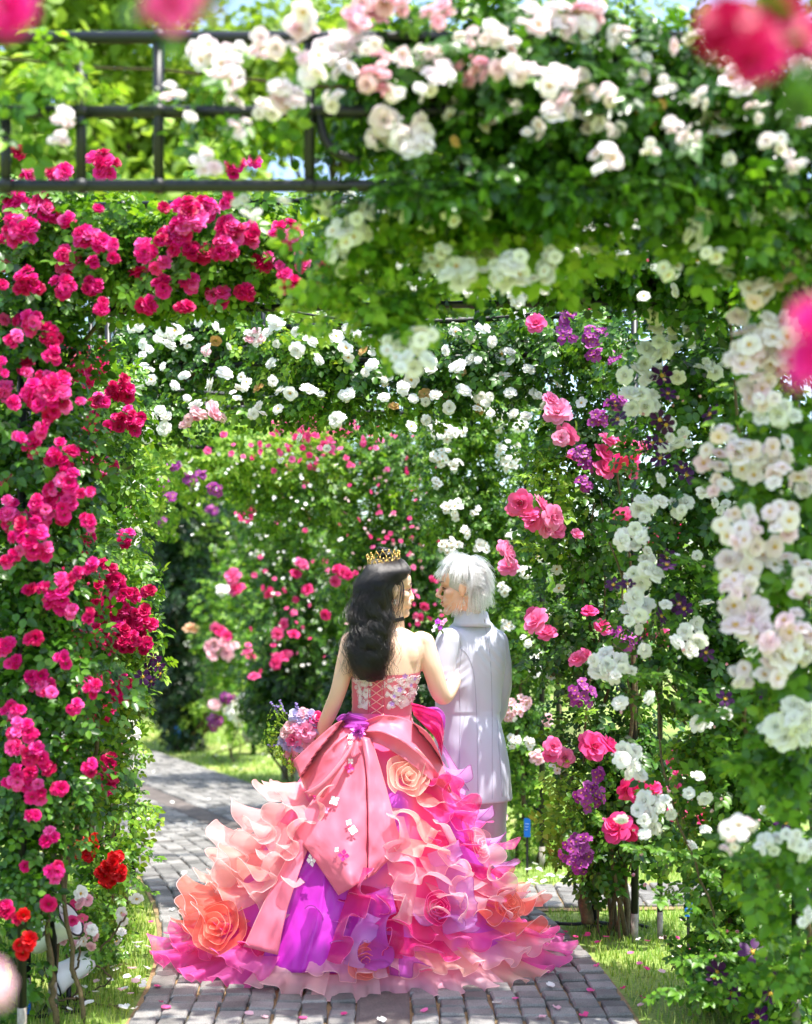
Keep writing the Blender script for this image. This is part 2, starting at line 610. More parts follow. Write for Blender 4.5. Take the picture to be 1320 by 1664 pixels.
def big_mesh(name, V, T, mats, parent=None, midx=None, smooth=False):
    """mesh from numpy arrays: V (n,3), T (m,3)"""
    me = bpy.data.meshes.new(name)
    nv, nf = len(V), len(T)
    me.vertices.add(nv); me.loops.add(nf * 3); me.polygons.add(nf)
    me.vertices.foreach_set("co", np.ascontiguousarray(V, dtype=np.float32).ravel())
    me.loops.foreach_set("vertex_index", np.ascontiguousarray(T, dtype=np.int32).ravel())
    me.polygons.foreach_set("loop_start", np.arange(0, nf * 3, 3, dtype=np.int32))
    me.polygons.foreach_set("loop_total", np.full(nf, 3, dtype=np.int32))
    if midx is not None: me.polygons.foreach_set("material_index", np.asarray(midx, dtype=np.int32))
    if smooth: me.polygons.foreach_set("use_smooth", np.ones(nf, dtype=bool))
    for m in (mats if isinstance(mats, (list, tuple)) else [mats]): me.materials.append(m)
    me.update(calc_edges=True)
    return link_mesh(name, me, parent)


def on_path(x, y, pad=0.0):
    c = np.where(y < 4.6, -0.08, np.where(y < 8.65, -0.08 - 0.065 * (np.clip(y, 4.6, 8.65) - 4.6) ** 2, -0.08 - 0.065 * 4.05 ** 2 - 0.5265 * (y - 8.65)))
    s = np.where(y < 4.6, 0, np.where(y < 8.65, 0.13 * (np.clip(y, 4.6, 8.65) - 4.6), 0.5265))
    return np.abs(x - c) / np.sqrt(1 + s * s) < HALF + 0.02 + pad


def grass_field(name, n, x0, x1, y0, y1, h, wd, label, pad=0.0, weed=0.0):
    x = RNG.uniform(x0, x1, n); y = RNG.uniform(y0, y1, n)
    dens = np.sin(x * 5.1 + 1.3) * np.sin(y * 4.3) + np.sin(x * 2.3 + y * 3.1)
    keep = (~on_path(x, y, pad)) & (RNG.uniform(-1.8, 1.2, n) < dens + .6)
    keep &= ~((x > 0.5) & (y > 6.35 + .05 * x) & (y < 6.95 + .05 * x))
    x, y = x[keep], y[keep]
    n = len(x)
    hh = h * RNG.uniform(.45, 1.25, n)
    a = RNG.uniform(0, 2 * np.pi, n); lean = RNG.uniform(.1, .8, n) * hh
    ww = wd * RNG.uniform(.6, 1.3, n)
    dx, dy = np.cos(a), np.sin(a)
    b = np.stack([x, y, np.full(n, -0.004)], 1)
    sx = np.stack([-dy * ww, dx * ww, np.zeros(n)], 1)
    mid = b + np.stack([dx * lean * .3, dy * lean * .3, hh * .6], 1)
    tip = b + np.stack([dx * lean, dy * lean, hh], 1)
    V = np.stack([b - sx, b + sx, mid + sx * .8, mid - sx * .8, tip], 1).reshape(-1, 3)
    k = np.arange(n)[:, None, None] * 5
    T = (np.array([[0, 1, 2], [0, 2, 3], [3, 2, 4]])[None] + k).reshape(-1, 3)
    o = big_mesh(name, V, T, M['grass'])
    return tag(o, label, 'grass', kind='stuff')


grass_field('grass', 26000, -2.0, -0.85, 4.3, 8.4, 0.045, 0.0022, 'short bright grass between the path and the magenta rose wall', 0.015)
grass_field('grass', 22000, 0.62, 1.9, 4.3, 8.2, 0.04, 0.0022, 'short patchy grass verge below the white and pink rose wall', 0.015)
grass_field('grass', 26000, -4.2, 1.5, 8.2, 16, 0.05, 0.005, 'sunny lawn beyond the bend of the path', 0.02)


# ================================================================== pergola arches
def tube_between(name, a, b, r, mat, parent, n=10):
    v, f = tube_geo([a, b], r, n)
    return mesh_obj(name, v, f, mat, parent)


def arch(L, R, zb, zt, label, spacing=0.2, verts=None, rb=0.0125):
    L = Vector((L[0], L[1], 0)); R = Vector((R[0], R[1], 0))
    u = (R - L).normalized(); nrm = Vector((-u.y, u.x, 0))
    a = thing('pergola_arch', label, 'pergola', ((L + R) / 2), 'black iron arches spanning the path')
    for P in (L, R):
        for sd in (-1, 1):
            for q in (0, 1):
                b = P + nrm * (0.15 * sd) + u * (0.11 * q * (1 if P is R else -1))
                if q: b += nrm * .05
                tube_between('post', b + Vector((0, 0, 0.12)), b + Vector((0, 0, zt - .02 * q)), 0.0155 if not q else .012, M['iron'], a)
                tube_between('post_foot', b - Vector((0, 0, .02)), b + Vector((0, 0, 0.125)), 0.0165 if not q else .013, M['post_foot'], a)
        for k in range(5):
            z = 0.32 + 0.48 * k
            tube_between('rung', P + nrm * -0.15 + Vector((0, 0, z)), P + nrm * 0.15 + Vector((0, 0, z)), 0.008, M['iron'], a, 8)
    zm = (zb + zt) / 2
    for z in (zb, zm, zt):
        tube_between('rail', L + Vector((0, 0, z)), R + Vector((0, 0, z)), rb, M['iron'], a)
    span = (R - L).length
    ts = verts if verts is not None else [((i + .5) / int(span / spacing), zb, zt) for i in range(int(span / spacing))]
    for s, z0, z1 in ts:
        c = L.lerp(R, s)
        tube_between('bar', c + Vector((0, 0, z0)), c + Vector((0, 0, z1)), rb * .9, M['iron'], a)
        for z in (zb, zm, zt):
            if z0 - .01 <= z <= z1 + .01:
                v, f = ball_geo(c + Vector((0, 0, z)), (rb * 1.55, rb * 1.55, rb * 1.3), 10, 6)
                mesh_obj('collar', v, f, M['iron'], a)
    return a, L, R, u, nrm


def px_to_s(px, L, R, d):
    return ((px - CX_PX) / F_PX * d - L) / (R - L)


v1 = []
for px, y0, y1 in [(10, 300, 195), (132, 300, 95), (258, 300, 60), (503, 300, 60), (755, 300, 60), (1000, 300, 60), (1245, 300, 60)]:
    s = px_to_s(px, -1.45, 1.45, 3.2)
    v1.append((s, CAM_Z - (y0 - HY_PX) / F_PX * 3.2, CAM_Z - (y1 - HY_PX) / F_PX * 3.2))
zb1 = CAM_Z - (302 - HY_PX) / F_PX * 3.2; zt1 = CAM_Z - (61 - HY_PX) / F_PX * 3.2
A1 = arch((-1.45, 3.2), (1.45, 3.2), zb1, zt1, 'black iron lattice arch wreathed in pale pink roses', verts=v1, rb=.0145)
pts = [W(515, 178, 3.2), W(522, 205, 3.2), W(530, 230, 3.2), W(552, 252, 3.2), W(585, 262, 3.2)]
v, f = tube_geo(catmull(pts, 12), 0.0115, 8); mesh_obj('curved_brace', v, f, M['iron'], A1[0])
A2 = arch((-1.28, 4.6), (1.33, 4.4), 2.497, 2.86, 'black iron arch under clustered magenta roses')
A3 = arch((-1.38, 6.4), (1.03, 5.95), 2.62, 2.96, 'black iron arch under cream white roses behind the couple')
pts = [W(395, 487, 6.0), W(470, 505, 6.0), W(540, 516, 6.0), W(620, 521, 6.0), W(700, 521, 6.0), W(780, 518, 6.0), W(880, 508, 6.0)]
v, f = tube_geo(catmull(pts, 24), 0.006, 6); mesh_obj('sagging_cable', v, f, M['rubber'], A3[0])
A4 = arch((-1.63, 6.55 + .5), (0.73, 7.55), 2.55, 2.88, 'black iron arch at the bend behind the white haired man', spacing=.3)
A5 = arch((-2.28, 8.1), (-0.06, 9.28), 2.5, 2.86, 'black iron arch overgrown with tiny pink roses', spacing=.3)
A6 = arch((-3.2, 9.8), (-0.96, 10.98), 2.5, 2.86, 'black iron arch past the tiny pink roses', spacing=.4)
A7 = arch((-4.4, 12.2), (-2.2, 13.4), 2.5, 2.86, 'last black iron arch over the far path', spacing=.4)

# ================================================================== flowers and leaves
def petal(v, f, theta, half, length, a0, a1, cup, rr, wide=1.0, base_r=0.03, z0=0.0, nu=4, nv=4, ruffle=0.05):
    """one petal: a sheet that leaves the axis at angle a0 and reaches a1 at its rim"""
    o = len(v)
    ph = rr.uniform(0, 6)
    for i in range(nv + 1):
        s = i / nv
        for j in range(nu + 1):
            u = -1 + 2 * j / nu
            ln = length * (1 - 0.16 * abs(u) ** 3)
            r, z = base_r, z0
            k = 5
            for q in range(k):
                al = a0 + (a1 - a0) * (s * (q + .5) / k) ** 1.3
                r += math.sin(al) * ln * s / k
                z += math.cos(al) * ln * s / k
            wd = wide * half * (math.sin(math.pi * (0.1 + 0.66 * s)) ** 0.8)
            th = theta + u * wd
            c = cup * u * u * s * length
            r2 = r * (1 - 0.0) - c * 0.5
            z2 = z + c * 0.6 + ruffle * length * s * s * math.sin(u * 3.2 + ph)
            v.append(Vector((math.cos(th) * r2, math.sin(th) * r2, z2)))
    for i in range(nv):
        for j in range(nu):
            a = o + i * (nu + 1) + j
            f.append((a, a + 1, a + nu + 2, a + nu + 1))


def rose_geo(seed, layers):
    rr = random.Random(seed)
    v, f = [], []
    th = rr.uniform(0, 6)
    for (n, half, length, a0, a1, cup, br) in layers:
        for k in range(n):
            petal(v, f, th + 2 * math.pi * k / n + rr.uniform(-.12, .12), half * rr.uniform(.9, 1.12), length * rr.uniform(.9, 1.1),
                  math.radians(a0 + rr.uniform(-6, 6)), math.radians(a1 + rr.uniform(-10, 10)), cup, rr, base_r=br)
        th += math.pi / n * rr.uniform(.7, 1.2)
    return v, f


FULL = [(2, 1.5, .55, 2, -25, .0, .05), (3, 1.1, .62, 8, -20, .05, .1), (4, .95, .7, 16, 5, .1, .14), (5, .8, .82, 34, 50, .12, .16), (5, .78, .95, 55, 95, .12, .16), (6, .7, 1.0, 72, 118, .1, .15)]
DOUBLE = [(3, 1.1, .42, 8, -15, .05, .08), (4, .95, .55, 24, 15, .1, .12), (5, .8, .72, 42, 55, .12, .14), (6, .72, .9, 62, 88, .12, .14), (6, .7, .98, 84, 125, .08, .12)]
POMPON = [(4, .9, .5, 10, -5, .1, .1), (6, .7, .68, 32, 40, .1, .14), (7, .62, .84, 58, 75, .1, .14), (8, .55, .9, 84, 115, .05, .1)]
LOOSE = [(5, .75, .72, 52, 62, .14, .1), (5, .78, .95, 70, 88, .12, .1), (5, .72, 1.0, 82, 112, .08, .1)]
FIVE = [(5, .72, 1.0, 74, 88, .06, .05)]
CLEM = [(6, .42, 1.0, 78, 92, .03, .06)]
BUD = [(3, 1.3, .95, 16, -16, .0, .22), (3, 1.2, .9, 20, -14, .0, .26)]


def flower_meshes(kind, layers, mat, n=3, stamen=None, calyx=True):
    out = []
    for i in range(n):
        v, f = rose_geo(hash(kind) % 1000 * 0 + i * 17 + len(layers) * 5, layers)
        mi = [0] * len(f)
        mats = [mat]
        if stamen:
            b = MB()
            b.ball((0, 0, .1), (.2, .2, .1), n=7, k=4)
            for q in range(12):
                a = q * 2.4
                rad = .1 + .16 * (q % 3) / 2
                b.ball((math.cos(a) * rad, math.sin(a) * rad, .2 + .03 * (q % 2)), .045, n=4, k=3)
            o = len(v)
            v += b.v; f += [tuple(x + o for x in q) for q in b.f]; mi += [1] * len(b.f)
            mats.append(stamen)
        elif calyx:
            b = MB(); b.ball((0, 0, -.06), (.17, .17, .2), n=7, k=4)
            o = len(v)
            v += b.v; f += [tuple(x + o for x in q) for q in b.f]; mi += [1] * len(b.f)
            mats.append(M['bud_green'])
        out.append(make_mesh(kind, v, f, mats, mi))
    return out


FL = {}
for key, col in [('magenta', 'p_magenta'), ('crimson', 'p_crimson'), ('red', 'p_red')]:
    FL[key] = flower_meshes('rose', POMPON, M[col], 3) + flower_meshes('rose', DOUBLE, M[col], 1)
for key, col in [('pink', 'p_pink'), ('hotpink', 'p_hotpink')]:
    FL[key] = flower_meshes('rose', FULL, M[col], 3) + flower_meshes('rose', DOUBLE, M[col], 1)
FL['blush'] = flower_meshes('rose', DOUBLE, M['p_blush'], 3)
FL['pale'] = flower_meshes('rose', DOUBLE, M['p_pale'], 2) + flower_meshes('rose', LOOSE, M['p_pale'], 2, M['stamen'])
FL['white'] = flower_meshes('rose', DOUBLE, M['p_white'], 2) + flower_meshes('rose', LOOSE, M['p_white'], 1, M['stamen'])
FL['whitefull'] = flower_meshes('rose', FULL, M['p_white'], 2) + FL['white'][:1]
FL['pompon'] = flower_meshes('rose', POMPON, M['p_white'], 2)
FL['peach'] = flower_meshes('rose', POMPON, M['p_peach'], 2)
FL['tiny_white'] = flower_meshes('blossom', FIVE, M['p_white'], 2, M['stamen'])
FL['tiny_blush'] = flower_meshes('blossom', FIVE, M['p_blush'], 2, M['stamen'])
FL['tiny_purple'] = flower_meshes('blossom', FIVE, M['p_purple'], 2, M['stamen'])
FL['tiny_pink'] = flower_meshes('blossom', [(5, .8, .8, 40, 50, .1, .1), (5, .8, .95, 70, 92, .1, .1)], M['p_hotpink'], 2)
FL['clematis'] = flower_meshes('clematis_flower', CLEM, M['p_clematis'], 2, M['stamen'])
FL['withered'] = flower_meshes('withered_rose', LOOSE, M['p_tan'], 2)
FL['bud_pink'] = flower_meshes('bud', BUD, M['p_blush'], 1)
FL['bud_magenta'] = flower_meshes('bud', BUD, M['p_hotpink'], 1)
FL['bud_white'] = flower_meshes('bud', BUD, M['p_white'], 1)


def leaflet_simple(o, d, ln, hw, fold=.28, droop=.12):
    """folded six-cornered blade: 6 vertices, 4 triangles"""
    o = Vector(o); d = Vector(d).normalized(); s = Vector((d.y, -d.x, 0)); n = Vector((0, 0, 1))
    v = [o, o + d * ln - n * (droop * ln),
         o + d * (.28 * ln) + s * hw * .88 + n * fold * hw, o + d * (.66 * ln) + s * hw * .8 + n * (fold * hw - droop * ln * .4),
         o + d * (.28 * ln) - s * hw * .88 + n * fold * hw, o + d * (.66 * ln) - s * hw * .8 + n * (fold * hw - droop * ln * .4)]
    return v, [(0, 2, 3), (0, 3, 1), (0, 1, 5), (0, 5, 4)]


def compound(fn, pairs=2, slim=1.0):
    v, f = [], []
    def put(*a, **k):
        q, g = fn(*a, **k)
        o = len(v)
        v.extend(q); f.extend(tuple(i + o for i in t) for t in g)
    put((0, .56, 0), (0, 1, 0), .46, .165 * slim)
    ys = [.46, .14] if pairs == 2 else [.5, .27, .05]
    for y in ys:
        for sd in (-1, 1):
            put((sd * .03, y, .0), (sd * 1, .55, 0), .40 if y > .2 else .34, .15 * slim)
    return v, f


def leaflet_fine(o, d, ln, hw, fold=.25, droop=.14):
    o = Vector(o); d = Vector(d).normalized(); s = Vector((d.y, -d.x, 0)); n = Vector((0, 0, 1))
    prof = [(0, .02), (.15, .68), (.38, 1.0), (.62, .86), (.84, .45), (1.0, .02)]
    v, f = [], []
    for (a, b) in prof:
        c = o + d * (a * ln) - n * (droop * ln * a * a)
        v += [c + s * hw * b + n * fold * hw * b, c, c - s * hw * b + n * fold * hw * b]
    for i in range(len(prof) - 1):
        for j in (0, 1):
            a = i * 3 + j
            f.append((a, a + 1, a + 4, a + 3))
    return v, f


LEAF5 = compound(leaflet_simple, 2)
LEAF7 = compound(leaflet_simple, 3, .8)
fine_meshes = {}
for key in ('leaf_dark', 'leaf_mid', 'leaf_light', 'leaf_deep'):
    fine_meshes[key] = []
    for pr, sl in ((2, 1.0), (2, .9), (3, .85)):
        v, f = compound(leaflet_fine, pr, sl)
        b = MB(); b.add(v, f); b.tube([(0, -.12, -.02), (0, .3, 0), (0, .6, 0)], .008, 4, 1)
        fine_meshes[key].append(make_mesh('leaf', b.v, b.f, [M[key], M['cane_green']], b.m))


def rot_from(nrm, head):
    """rows of rotation matrices with local z = nrm, local y close to head"""
    z = nrm / np.linalg.norm(nrm, axis=1, keepdims=True)
    y = head - z * np.sum(head * z, axis=1, keepdims=True)
    y /= np.linalg.norm(y, axis=1, keepdims=True) + 1e-9
    x = np.cross(y, z)
    return np.stack([x, y, z], axis=2)


def scatter(template, pos, R, size):
    V0 = np.array([tuple(p) for p in template[0]]); T0 = np.array(template[1])
    V = np.einsum('nij,kj->nki', R, V0) * size[:, None, None] + pos[:, None, :]
    T = T0[None] + (np.arange(len(pos)) * len(V0))[:, None, None]
    return V.reshape(-1, 3), T.reshape(-1, 3)


def sample_blob(c, rad, n, shell=.5):
    d = RNG.normal(size=(n, 3)); d /= np.linalg.norm(d, axis=1, keepdims=True)
    r = RNG.uniform(0, 1, n) ** shell
    # lumpy outline
    lump = 1 + .22 * np.sin(d[:, 0] * 7 + c.x * 9) * np.sin(d[:, 2] * 6 + c.z * 7) + .12 * np.sin(d[:, 2] * 13 + d[:, 0] * 11)
    off = d * (r * lump)[:, None] * np.array(rad)
    return np.array(c) + off, d


N_FLOWER = {}


class Plant:
    def __init__(s, label, base, name='climbing_rose', cat='climbing rose', group='climbing roses on the arches', leaf='leaf_dark', size=.08, fine=False):
        s.o = thing(name, label, cat, base, group)
        s.base = Vector(base); s.leaf = leaf; s.size = size; s.tpl = LEAF7 if fine else LEAF5
        s.P, s.D = [], []
        s.extra = {}

    def blob(s, px, py, d, rx, ry, rd, n, leaf=None, size=None):
        c = W(px, py, d)
        k = d / F_PX
        p, dd = sample_blob(c, (rx * k, rd, ry * k), n)
        key = (leaf or s.leaf, size or s.size)
        s.extra.setdefault(key, []).append((p, dd))
        return s

    def grow(s, n_leaf=100):
        """the foliage mass, and the leaves that face the path as pieces of their own"""
        first = True
        total = sum(len(q[0]) for l in s.extra.values() for q in l)
        for (leaf, size), lst in s.extra.items():
            P = np.concatenate([q[0] for q in lst]); D = np.concatenate([q[1] for q in lst])
            ok = P[:, 2] > 0.03
            P, D = P[ok], D[ok]
            n = len(P)
            nr = D * np.array([.5, .6, .35]) + np.array([0, -.25, .55]) + RNG.normal(size=(n, 3)) * .45
            hd = D * .7 + RNG.normal(size=(n, 3)) * .6 + np.array([0, -.1, -.35])
            R = rot_from(nr, hd)
            sz = size * RNG.uniform(.6, 1.25, n)
            want = int(n_leaf * n / max(1, total))
            if want:
                score = -D[:, 1] + RNG.uniform(0, .7, n)
                pick = np.argsort(-score)[:want]
                for i in pick:
                    me = random.choice(fine_meshes[leaf])
                    o = bpy.data.objects.new('leaf', me); COL.objects.link(o)
                    adopt(o, s.o)
                    mt = Matrix(R[i].tolist()).to_4x4() @ Matrix.Diagonal((sz[i] * 1.15,) * 3 + (1,))
                    mt.translation = P[i] + D[i] * .015
                    o.matrix_basis = mt
                keep = np.ones(n, bool); keep[pick] = False
                P, R, sz = P[keep], R[keep], sz[keep]
            V, T = scatter(s.tpl, P, R, sz)
            o = big_mesh('foliage', V, T, M[leaf], s.o)
            o["kind"] = "stuff"
        return s

    def flower(s, kind, p, r, axis=None, spread=.55):
        if axis is None:
            axis = Vector((random.gauss(0, spread), -.75 + random.gauss(0, spread * .6), .42 + random.gauss(0, spread)))
        axis = axis.normalized()
        me = random.choice(FL[kind])
        o = bpy.data.objects.new(me.name.split('.')[0], me); COL.objects.link(o)
        adopt(o, s.o)
        q = axis.to_track_quat('Z', 'Y').to_matrix() @ Matrix.Rotation(random.uniform(0, 6.28), 3, 'Z')
        mt = (q @ Matrix.Diagonal((r, r, r * random.uniform(.8, 1.05)))).to_4x4()
        mt.translation = p
        o.matrix_basis = mt
        return o

    def roses(s, kind, d, lst, spread=.55):
        """single flowers: (column, row, radius)"""
        for (px, py, r) in lst:
            dd = d + random.uniform(-.12, .06)
            if kind in ('pale', 'white', 'whitefull', 'blush') and r >= 14:
                n = 3 if r < 21 else (4 if r < 30 else 6)
                a0 = random.uniform(0, 6.28)
                for i in range(n):
                    a = a0 + 6.283 * i / n + random.gauss(0, .25); q = r * random.uniform(.42, .68)
                    rr = r * random.uniform(.5, .72)
                    s.flower(kind, W(px + math.cos(a) * q * 1.1, py + math.sin(a) * q, dd + random.uniform(-.03, .03)), rr / F_PX * dd, None, spread)
                if random.random() < .35:
                    a = random.uniform(0, 6.28)
                    s.flower('bud_white' if kind != 'blush' else 'bud_pink', W(px + math.cos(a) * r * 1.2, py + math.sin(a) * r * 1.1, dd), r * .26 / F_PX * dd, None, spread)
            else:
                s.flower(kind, W(px, py, dd), r / F_PX * dd * 1.12, None, spread)
        return s

    def clusters(s, kind, d, lst, small=11.0, alt=None, dens=.62, bud=None):
        """heads of several flowers: (column, row, radius of the head)"""
        for q in lst:
            px, py, r = q[:3]
            kd = q[3] if len(q) > 3 else kind
            dd = d + random.uniform(-.1, .08)
            n = max(1, int(dens * (r / small) ** 2 * 2.5 + .5))
            if r <= small * 1.15: n = 1
            rx = r - small * .7
            pts = []
            for i in range(n):
                a = i * 2.39996 + random.random(); rad = math.sqrt((i + .5) / n) * max(rx, 0)
                x, y = math.cos(a) * rad * 1.05 + random.gauss(0, 1.5), math.sin(a) * rad + random.gauss(0, 1.5)
                dome = (1 - (rad / max(r, 1)) ** 2) * r * .8
                pts.append((px + x, py + y, dd - dome / F_PX * dd, x / r, y / r))
            for (x, y, e, u, v) in pts:
                k2 = kd
                if alt and random.random() < .25: k2 = alt
                ax = Vector((u * .9 + random.gauss(0, .3), -.8, .35 - v * .8 + random.gauss(0, .3)))
                if random.random() < .1 and k2 in ('magenta', 'crimson'):
                    s.flower('bud_magenta', W(x + random.gauss(0, 4), y + random.gauss(0, 4), e - .01), small * .5 / F_PX * e, ax)
                s.flower(k2, W(x, y, e), small * random.uniform(.82, 1.2) / F_PX * e * 1.1, ax)
        return s

    def cane(s, pts, r0=.009, r1=.003, mat='cane', n=None):
        P = catmull(pts, n or 6 * len(pts))
        m = len(P)
        P = [p + Vector((random.gauss(0, .004), random.gauss(0, .004), random.gauss(0, .003))) for p in P]
        v, f = tube_geo(P, [r0 + (r1 - r0) * i / (m - 1) for i in range(m)], 6)
        return mesh_obj('cane', v, f, M[mat], s.o)

    def canes(s, n, foot, top, wander=.06, r0=.011):
        foot = Vector(foot); top = Vector(top)
        for i in range(n):
            a = foot + Vector((random.gauss(0, .07), random.gauss(0, .07), -.02))
            b = top + Vector((random.gauss(0, .12), random.gauss(0, .12), random.uniform(-.5, .1)))
            mid = [a.lerp(b, k / 4) + Vector((random.gauss(0, wander), random.gauss(0, wander), 0)) for k in (1, 2, 3)]
            s.cane([a] + mid + [b], r0 * random.uniform(.7, 1.3), .004)
        return s

    def spray(s, px0, py0, px1, py1, d, n=9, r=.003, leaf=None, size=None):
        """an arching shoot with leaves on it"""
        a, b = W(px0, py0, d), W(px1, py1, d - .05)
        mid = a.lerp(b, .5) + Vector((0, 0, (a - b).length * .16))
        P = catmull([a, mid, b], 12)
        v, f = tube_geo(P, [r * (1 - .6 * i / 11) for i in range(12)], 5)
        mesh_obj('shoot', v, f, M['cane_green'], s.o)
        leaf = leaf or s.leaf
        for i in range(n):
            p = P[min(11, int(2 + 10 * i / n))]
            o = bpy.data.objects.new('leaf', random.choice(fine_meshes[leaf])); COL.objects.link(o)
            adopt(o, s.o)
            z = Vector((random.gauss(0, .4), -.4, .8)).normalized()
            hd = Vector(((1 if i % 2 else -1) * .9 + random.gauss(0, .3), random.gauss(0, .4), -.25 + random.gauss(0, .3)))
            R = rot_from(np.array([tuple(z)]), np.array([tuple(hd)]))[0]
            k = (size or s.size) * random.uniform(.7, 1.1)
            mt = Matrix(R.tolist()).to_4x4() @ Matrix.Diagonal((k, k, k, 1)); mt.translation = p
            o.matrix_basis = mt
        return s

# ================================================================== the climbing roses
rw0 = random.Random(5)
# --- magenta, over the left half of the second arch
P = Plant('magenta rambler rose heaped along the top of the black arch', (-1.2, 4.6, 0), leaf='leaf_mid', size=.075)
P.blob(120, 400, 4.5, 170, 95, .15, 800).blob(360, 400, 4.48, 190, 95, .14, 800).blob(60, 330, 4.5, 90, 30, .13, 160)
P.blob(260, 470, 4.5, 260, 45, .13, 420).grow(150)
P.clusters('magenta', 4.34, [(25, 325, 26), (68, 338, 27), (34, 372, 32), (106, 355, 17), (140, 383, 24), (165, 391, 17), (233, 406, 22), (305, 355, 36),
    (335, 338, 22), (365, 402, 26), (369, 372, 27), (284, 393, 27), (327, 410, 22, 'crimson'), (187, 423, 11, 'crimson'), (229, 442, 13, 'crimson'), (259, 431, 16), (263, 463, 18),
    (310, 459, 20), (407, 385, 18), (467, 380, 29), (428, 423, 20), (471, 461, 17, 'crimson'), (513, 463, 17, 'crimson'), (356, 480, 20), (399, 474, 19, 'crimson'), (297, 501, 15, 'crimson'),
    (238, 493, 18), (112, 425, 24), (104, 465, 22), (44, 457, 27), (153, 465, 20), (163, 499, 16), (525, 378, 9), (265, 335, 9, 'crimson'), (520, 433, 9), (170, 265, 28), (95, 285, 22), (45, 285, 16), (30, 245, 13), (385, 270, 20), (415, 262, 10)], alt='crimson')
P.clusters('magenta', 4.3, [(rw0.uniform(0, 500), rw0.gauss(405, 45), rw0.uniform(9, 14)) for i in range(26)], small=8.5, alt='crimson')
P.canes(3, (-1.34, 4.68, 0), (-1.32, 4.66, 2.6), .03).cane([(-1.2, 4.6, 2.3), (-.8, 4.58, 2.7), (-.3, 4.56, 2.72), (-.2, 4.55, 2.66)], .008)

# --- magenta, down the left post of the second arch
P = Plant('magenta rambler rose covering the arch post beside the white garden lamp', (-1.32, 4.75, 0), leaf='leaf_dark', size=.08)
P.blob(-180, 600, 4.8, 150, 220, .25, 420).blob(-180, 1000, 4.8, 150, 240, .25, 460).blob(-180, 1400, 4.8, 150, 220, .25, 380)
P.blob(50, 540, 4.52, 120, 110, .25, 560).blob(50, 740, 4.52, 125, 130, .25, 640).blob(50, 930, 4.52, 125, 130, .25, 640)
P.blob(70, 1110, 4.55, 130, 130, .25, 640).blob(60, 1290, 4.55, 115, 120, .25, 560).blob(35, 1430, 4.52, 60, 90, .2, 200).blob(20, 1600, 4.6, 50, 70, .12, 50)
P.grow(220)
P.clusters('magenta', 4.28, [(51, 523, 24), (81, 546, 22, 'crimson'), (4, 520, 12), (42, 597, 17, 'crimson'), (80, 640, 44), (4, 635, 20), (51, 724, 22), (102, 741, 31),
    (110, 779, 24), (6, 779, 17), (8, 812, 12), (98, 823, 34), (24, 840, 30), (47, 878, 42), (63, 851, 24), (16, 910, 17), (94, 961, 36), (51, 957, 13),
    (8, 1048, 20), (55, 1036, 16), (63, 1111, 26), (16, 1158, 20), (39, 1186, 28), (51, 1225, 25), (79, 1245, 15), (39, 1261, 27), (59, 1288, 24), (98, 1280, 15),
    (25, 1215, 18), (80, 1360, 17), (40, 1407, 9), (91, 1415, 20), (76, 1465, 11, 'crimson'), (7, 1478, 17), (36, 1487, 14, 'red'), (40, 1536, 21, 'red')], alt='crimson', dens=.46)
P.canes(4, (-1.36, 4.8, 0), (-1.3, 4.55, 2.3)).cane([W(92, 1670, 4.6), W(86, 1600, 4.6), W(78, 1510, 4.6), W(62, 1400, 4.62), W(45, 1250, 4.65)], .012, .006)

rw = random.Random(21)
P.clusters('magenta', 4.26, [(rw.uniform(-5, 150), rw.uniform(520, 1330), rw.uniform(11, 18)) for i in range(34)], small=8.5, alt='crimson', dens=.42)

# --- deeper pink, on the third arch
P = Plant('crimson pink rambler rose bulging over the path from the third arch', (-1.4, 5.7, 0), leaf='leaf_mid', size=.075)
P.blob(170, 650, 5.5, 70, 100, .22, 460).blob(165, 800, 5.5, 70, 120, .22, 460).blob(185, 990, 5.4, 75, 120, .22, 600).blob(165, 1130, 5.4, 70, 90, .22, 420).blob(160, 1260, 5.4, 55, 70, .2, 260)
P.grow(120)
P.clusters('crimson', 5.2, [(140, 593, 36), (195, 630, 26), (208, 682, 28), (157, 652, 15), (136, 716, 26), (170, 758, 22), (130, 875, 26), (173, 930, 25), (193, 969, 33), (165, 1000, 38),
    (220, 1012, 33), (138, 1032, 29), (197, 1040, 33), (236, 1048, 16), (130, 1075, 22), (138, 1135, 38), (189, 1119, 28), (169, 1158, 22), (118, 1217, 20), (173, 1272, 22), (120, 1298, 20)], small=9.5, alt='magenta', dens=.5)
P.clusters('crimson', 5.15, [(rw.gauss(178, 30), rw.gauss(1010, 90), rw.uniform(13, 22)) for i in range(14)] + [(rw.gauss(160, 25), rw.uniform(560, 800), rw.uniform(10, 16)) for i in range(8)], small=9.5, alt='magenta', dens=.42)
P.canes(3, (-1.42, 5.7, 0), (-1.42, 5.7, 2.3), .03)

# --- white pompons
P = Plant('white pompon rose trailing behind the crimson pink rambler', (-1.45, 6.2, 0), leaf='leaf_light', size=.07)
P.blob(195, 840, 6.1, 60, 90, .2, 330).blob(190, 1090, 6.1, 40, 90, .2, 200).blob(195, 1210, 6.1, 42, 70, .2, 200).blob(230, 760, 6.2, 50, 60, .2, 120)
P.blob(215, 1330, 5.9, 40, 60, .15, 90).grow(80)
P.roses('pompon', 5.85, [(213, 886, 22), (193, 859, 18), (205, 870, 16), (240, 920, 9), (222, 786, 9), (222, 815, 7), (236, 794, 7), (252, 804, 6), (130, 831, 12), (154, 806, 11), (225, 863, 9),
    (169, 1083, 16), (178, 1092, 12), (205, 1170, 18), (212, 1190, 17), (197, 1150, 16), (201, 1241, 18), (190, 1252, 13), (212, 1236, 12), (146, 760, 12), (188, 722, 10), (185, 1090, 12)])
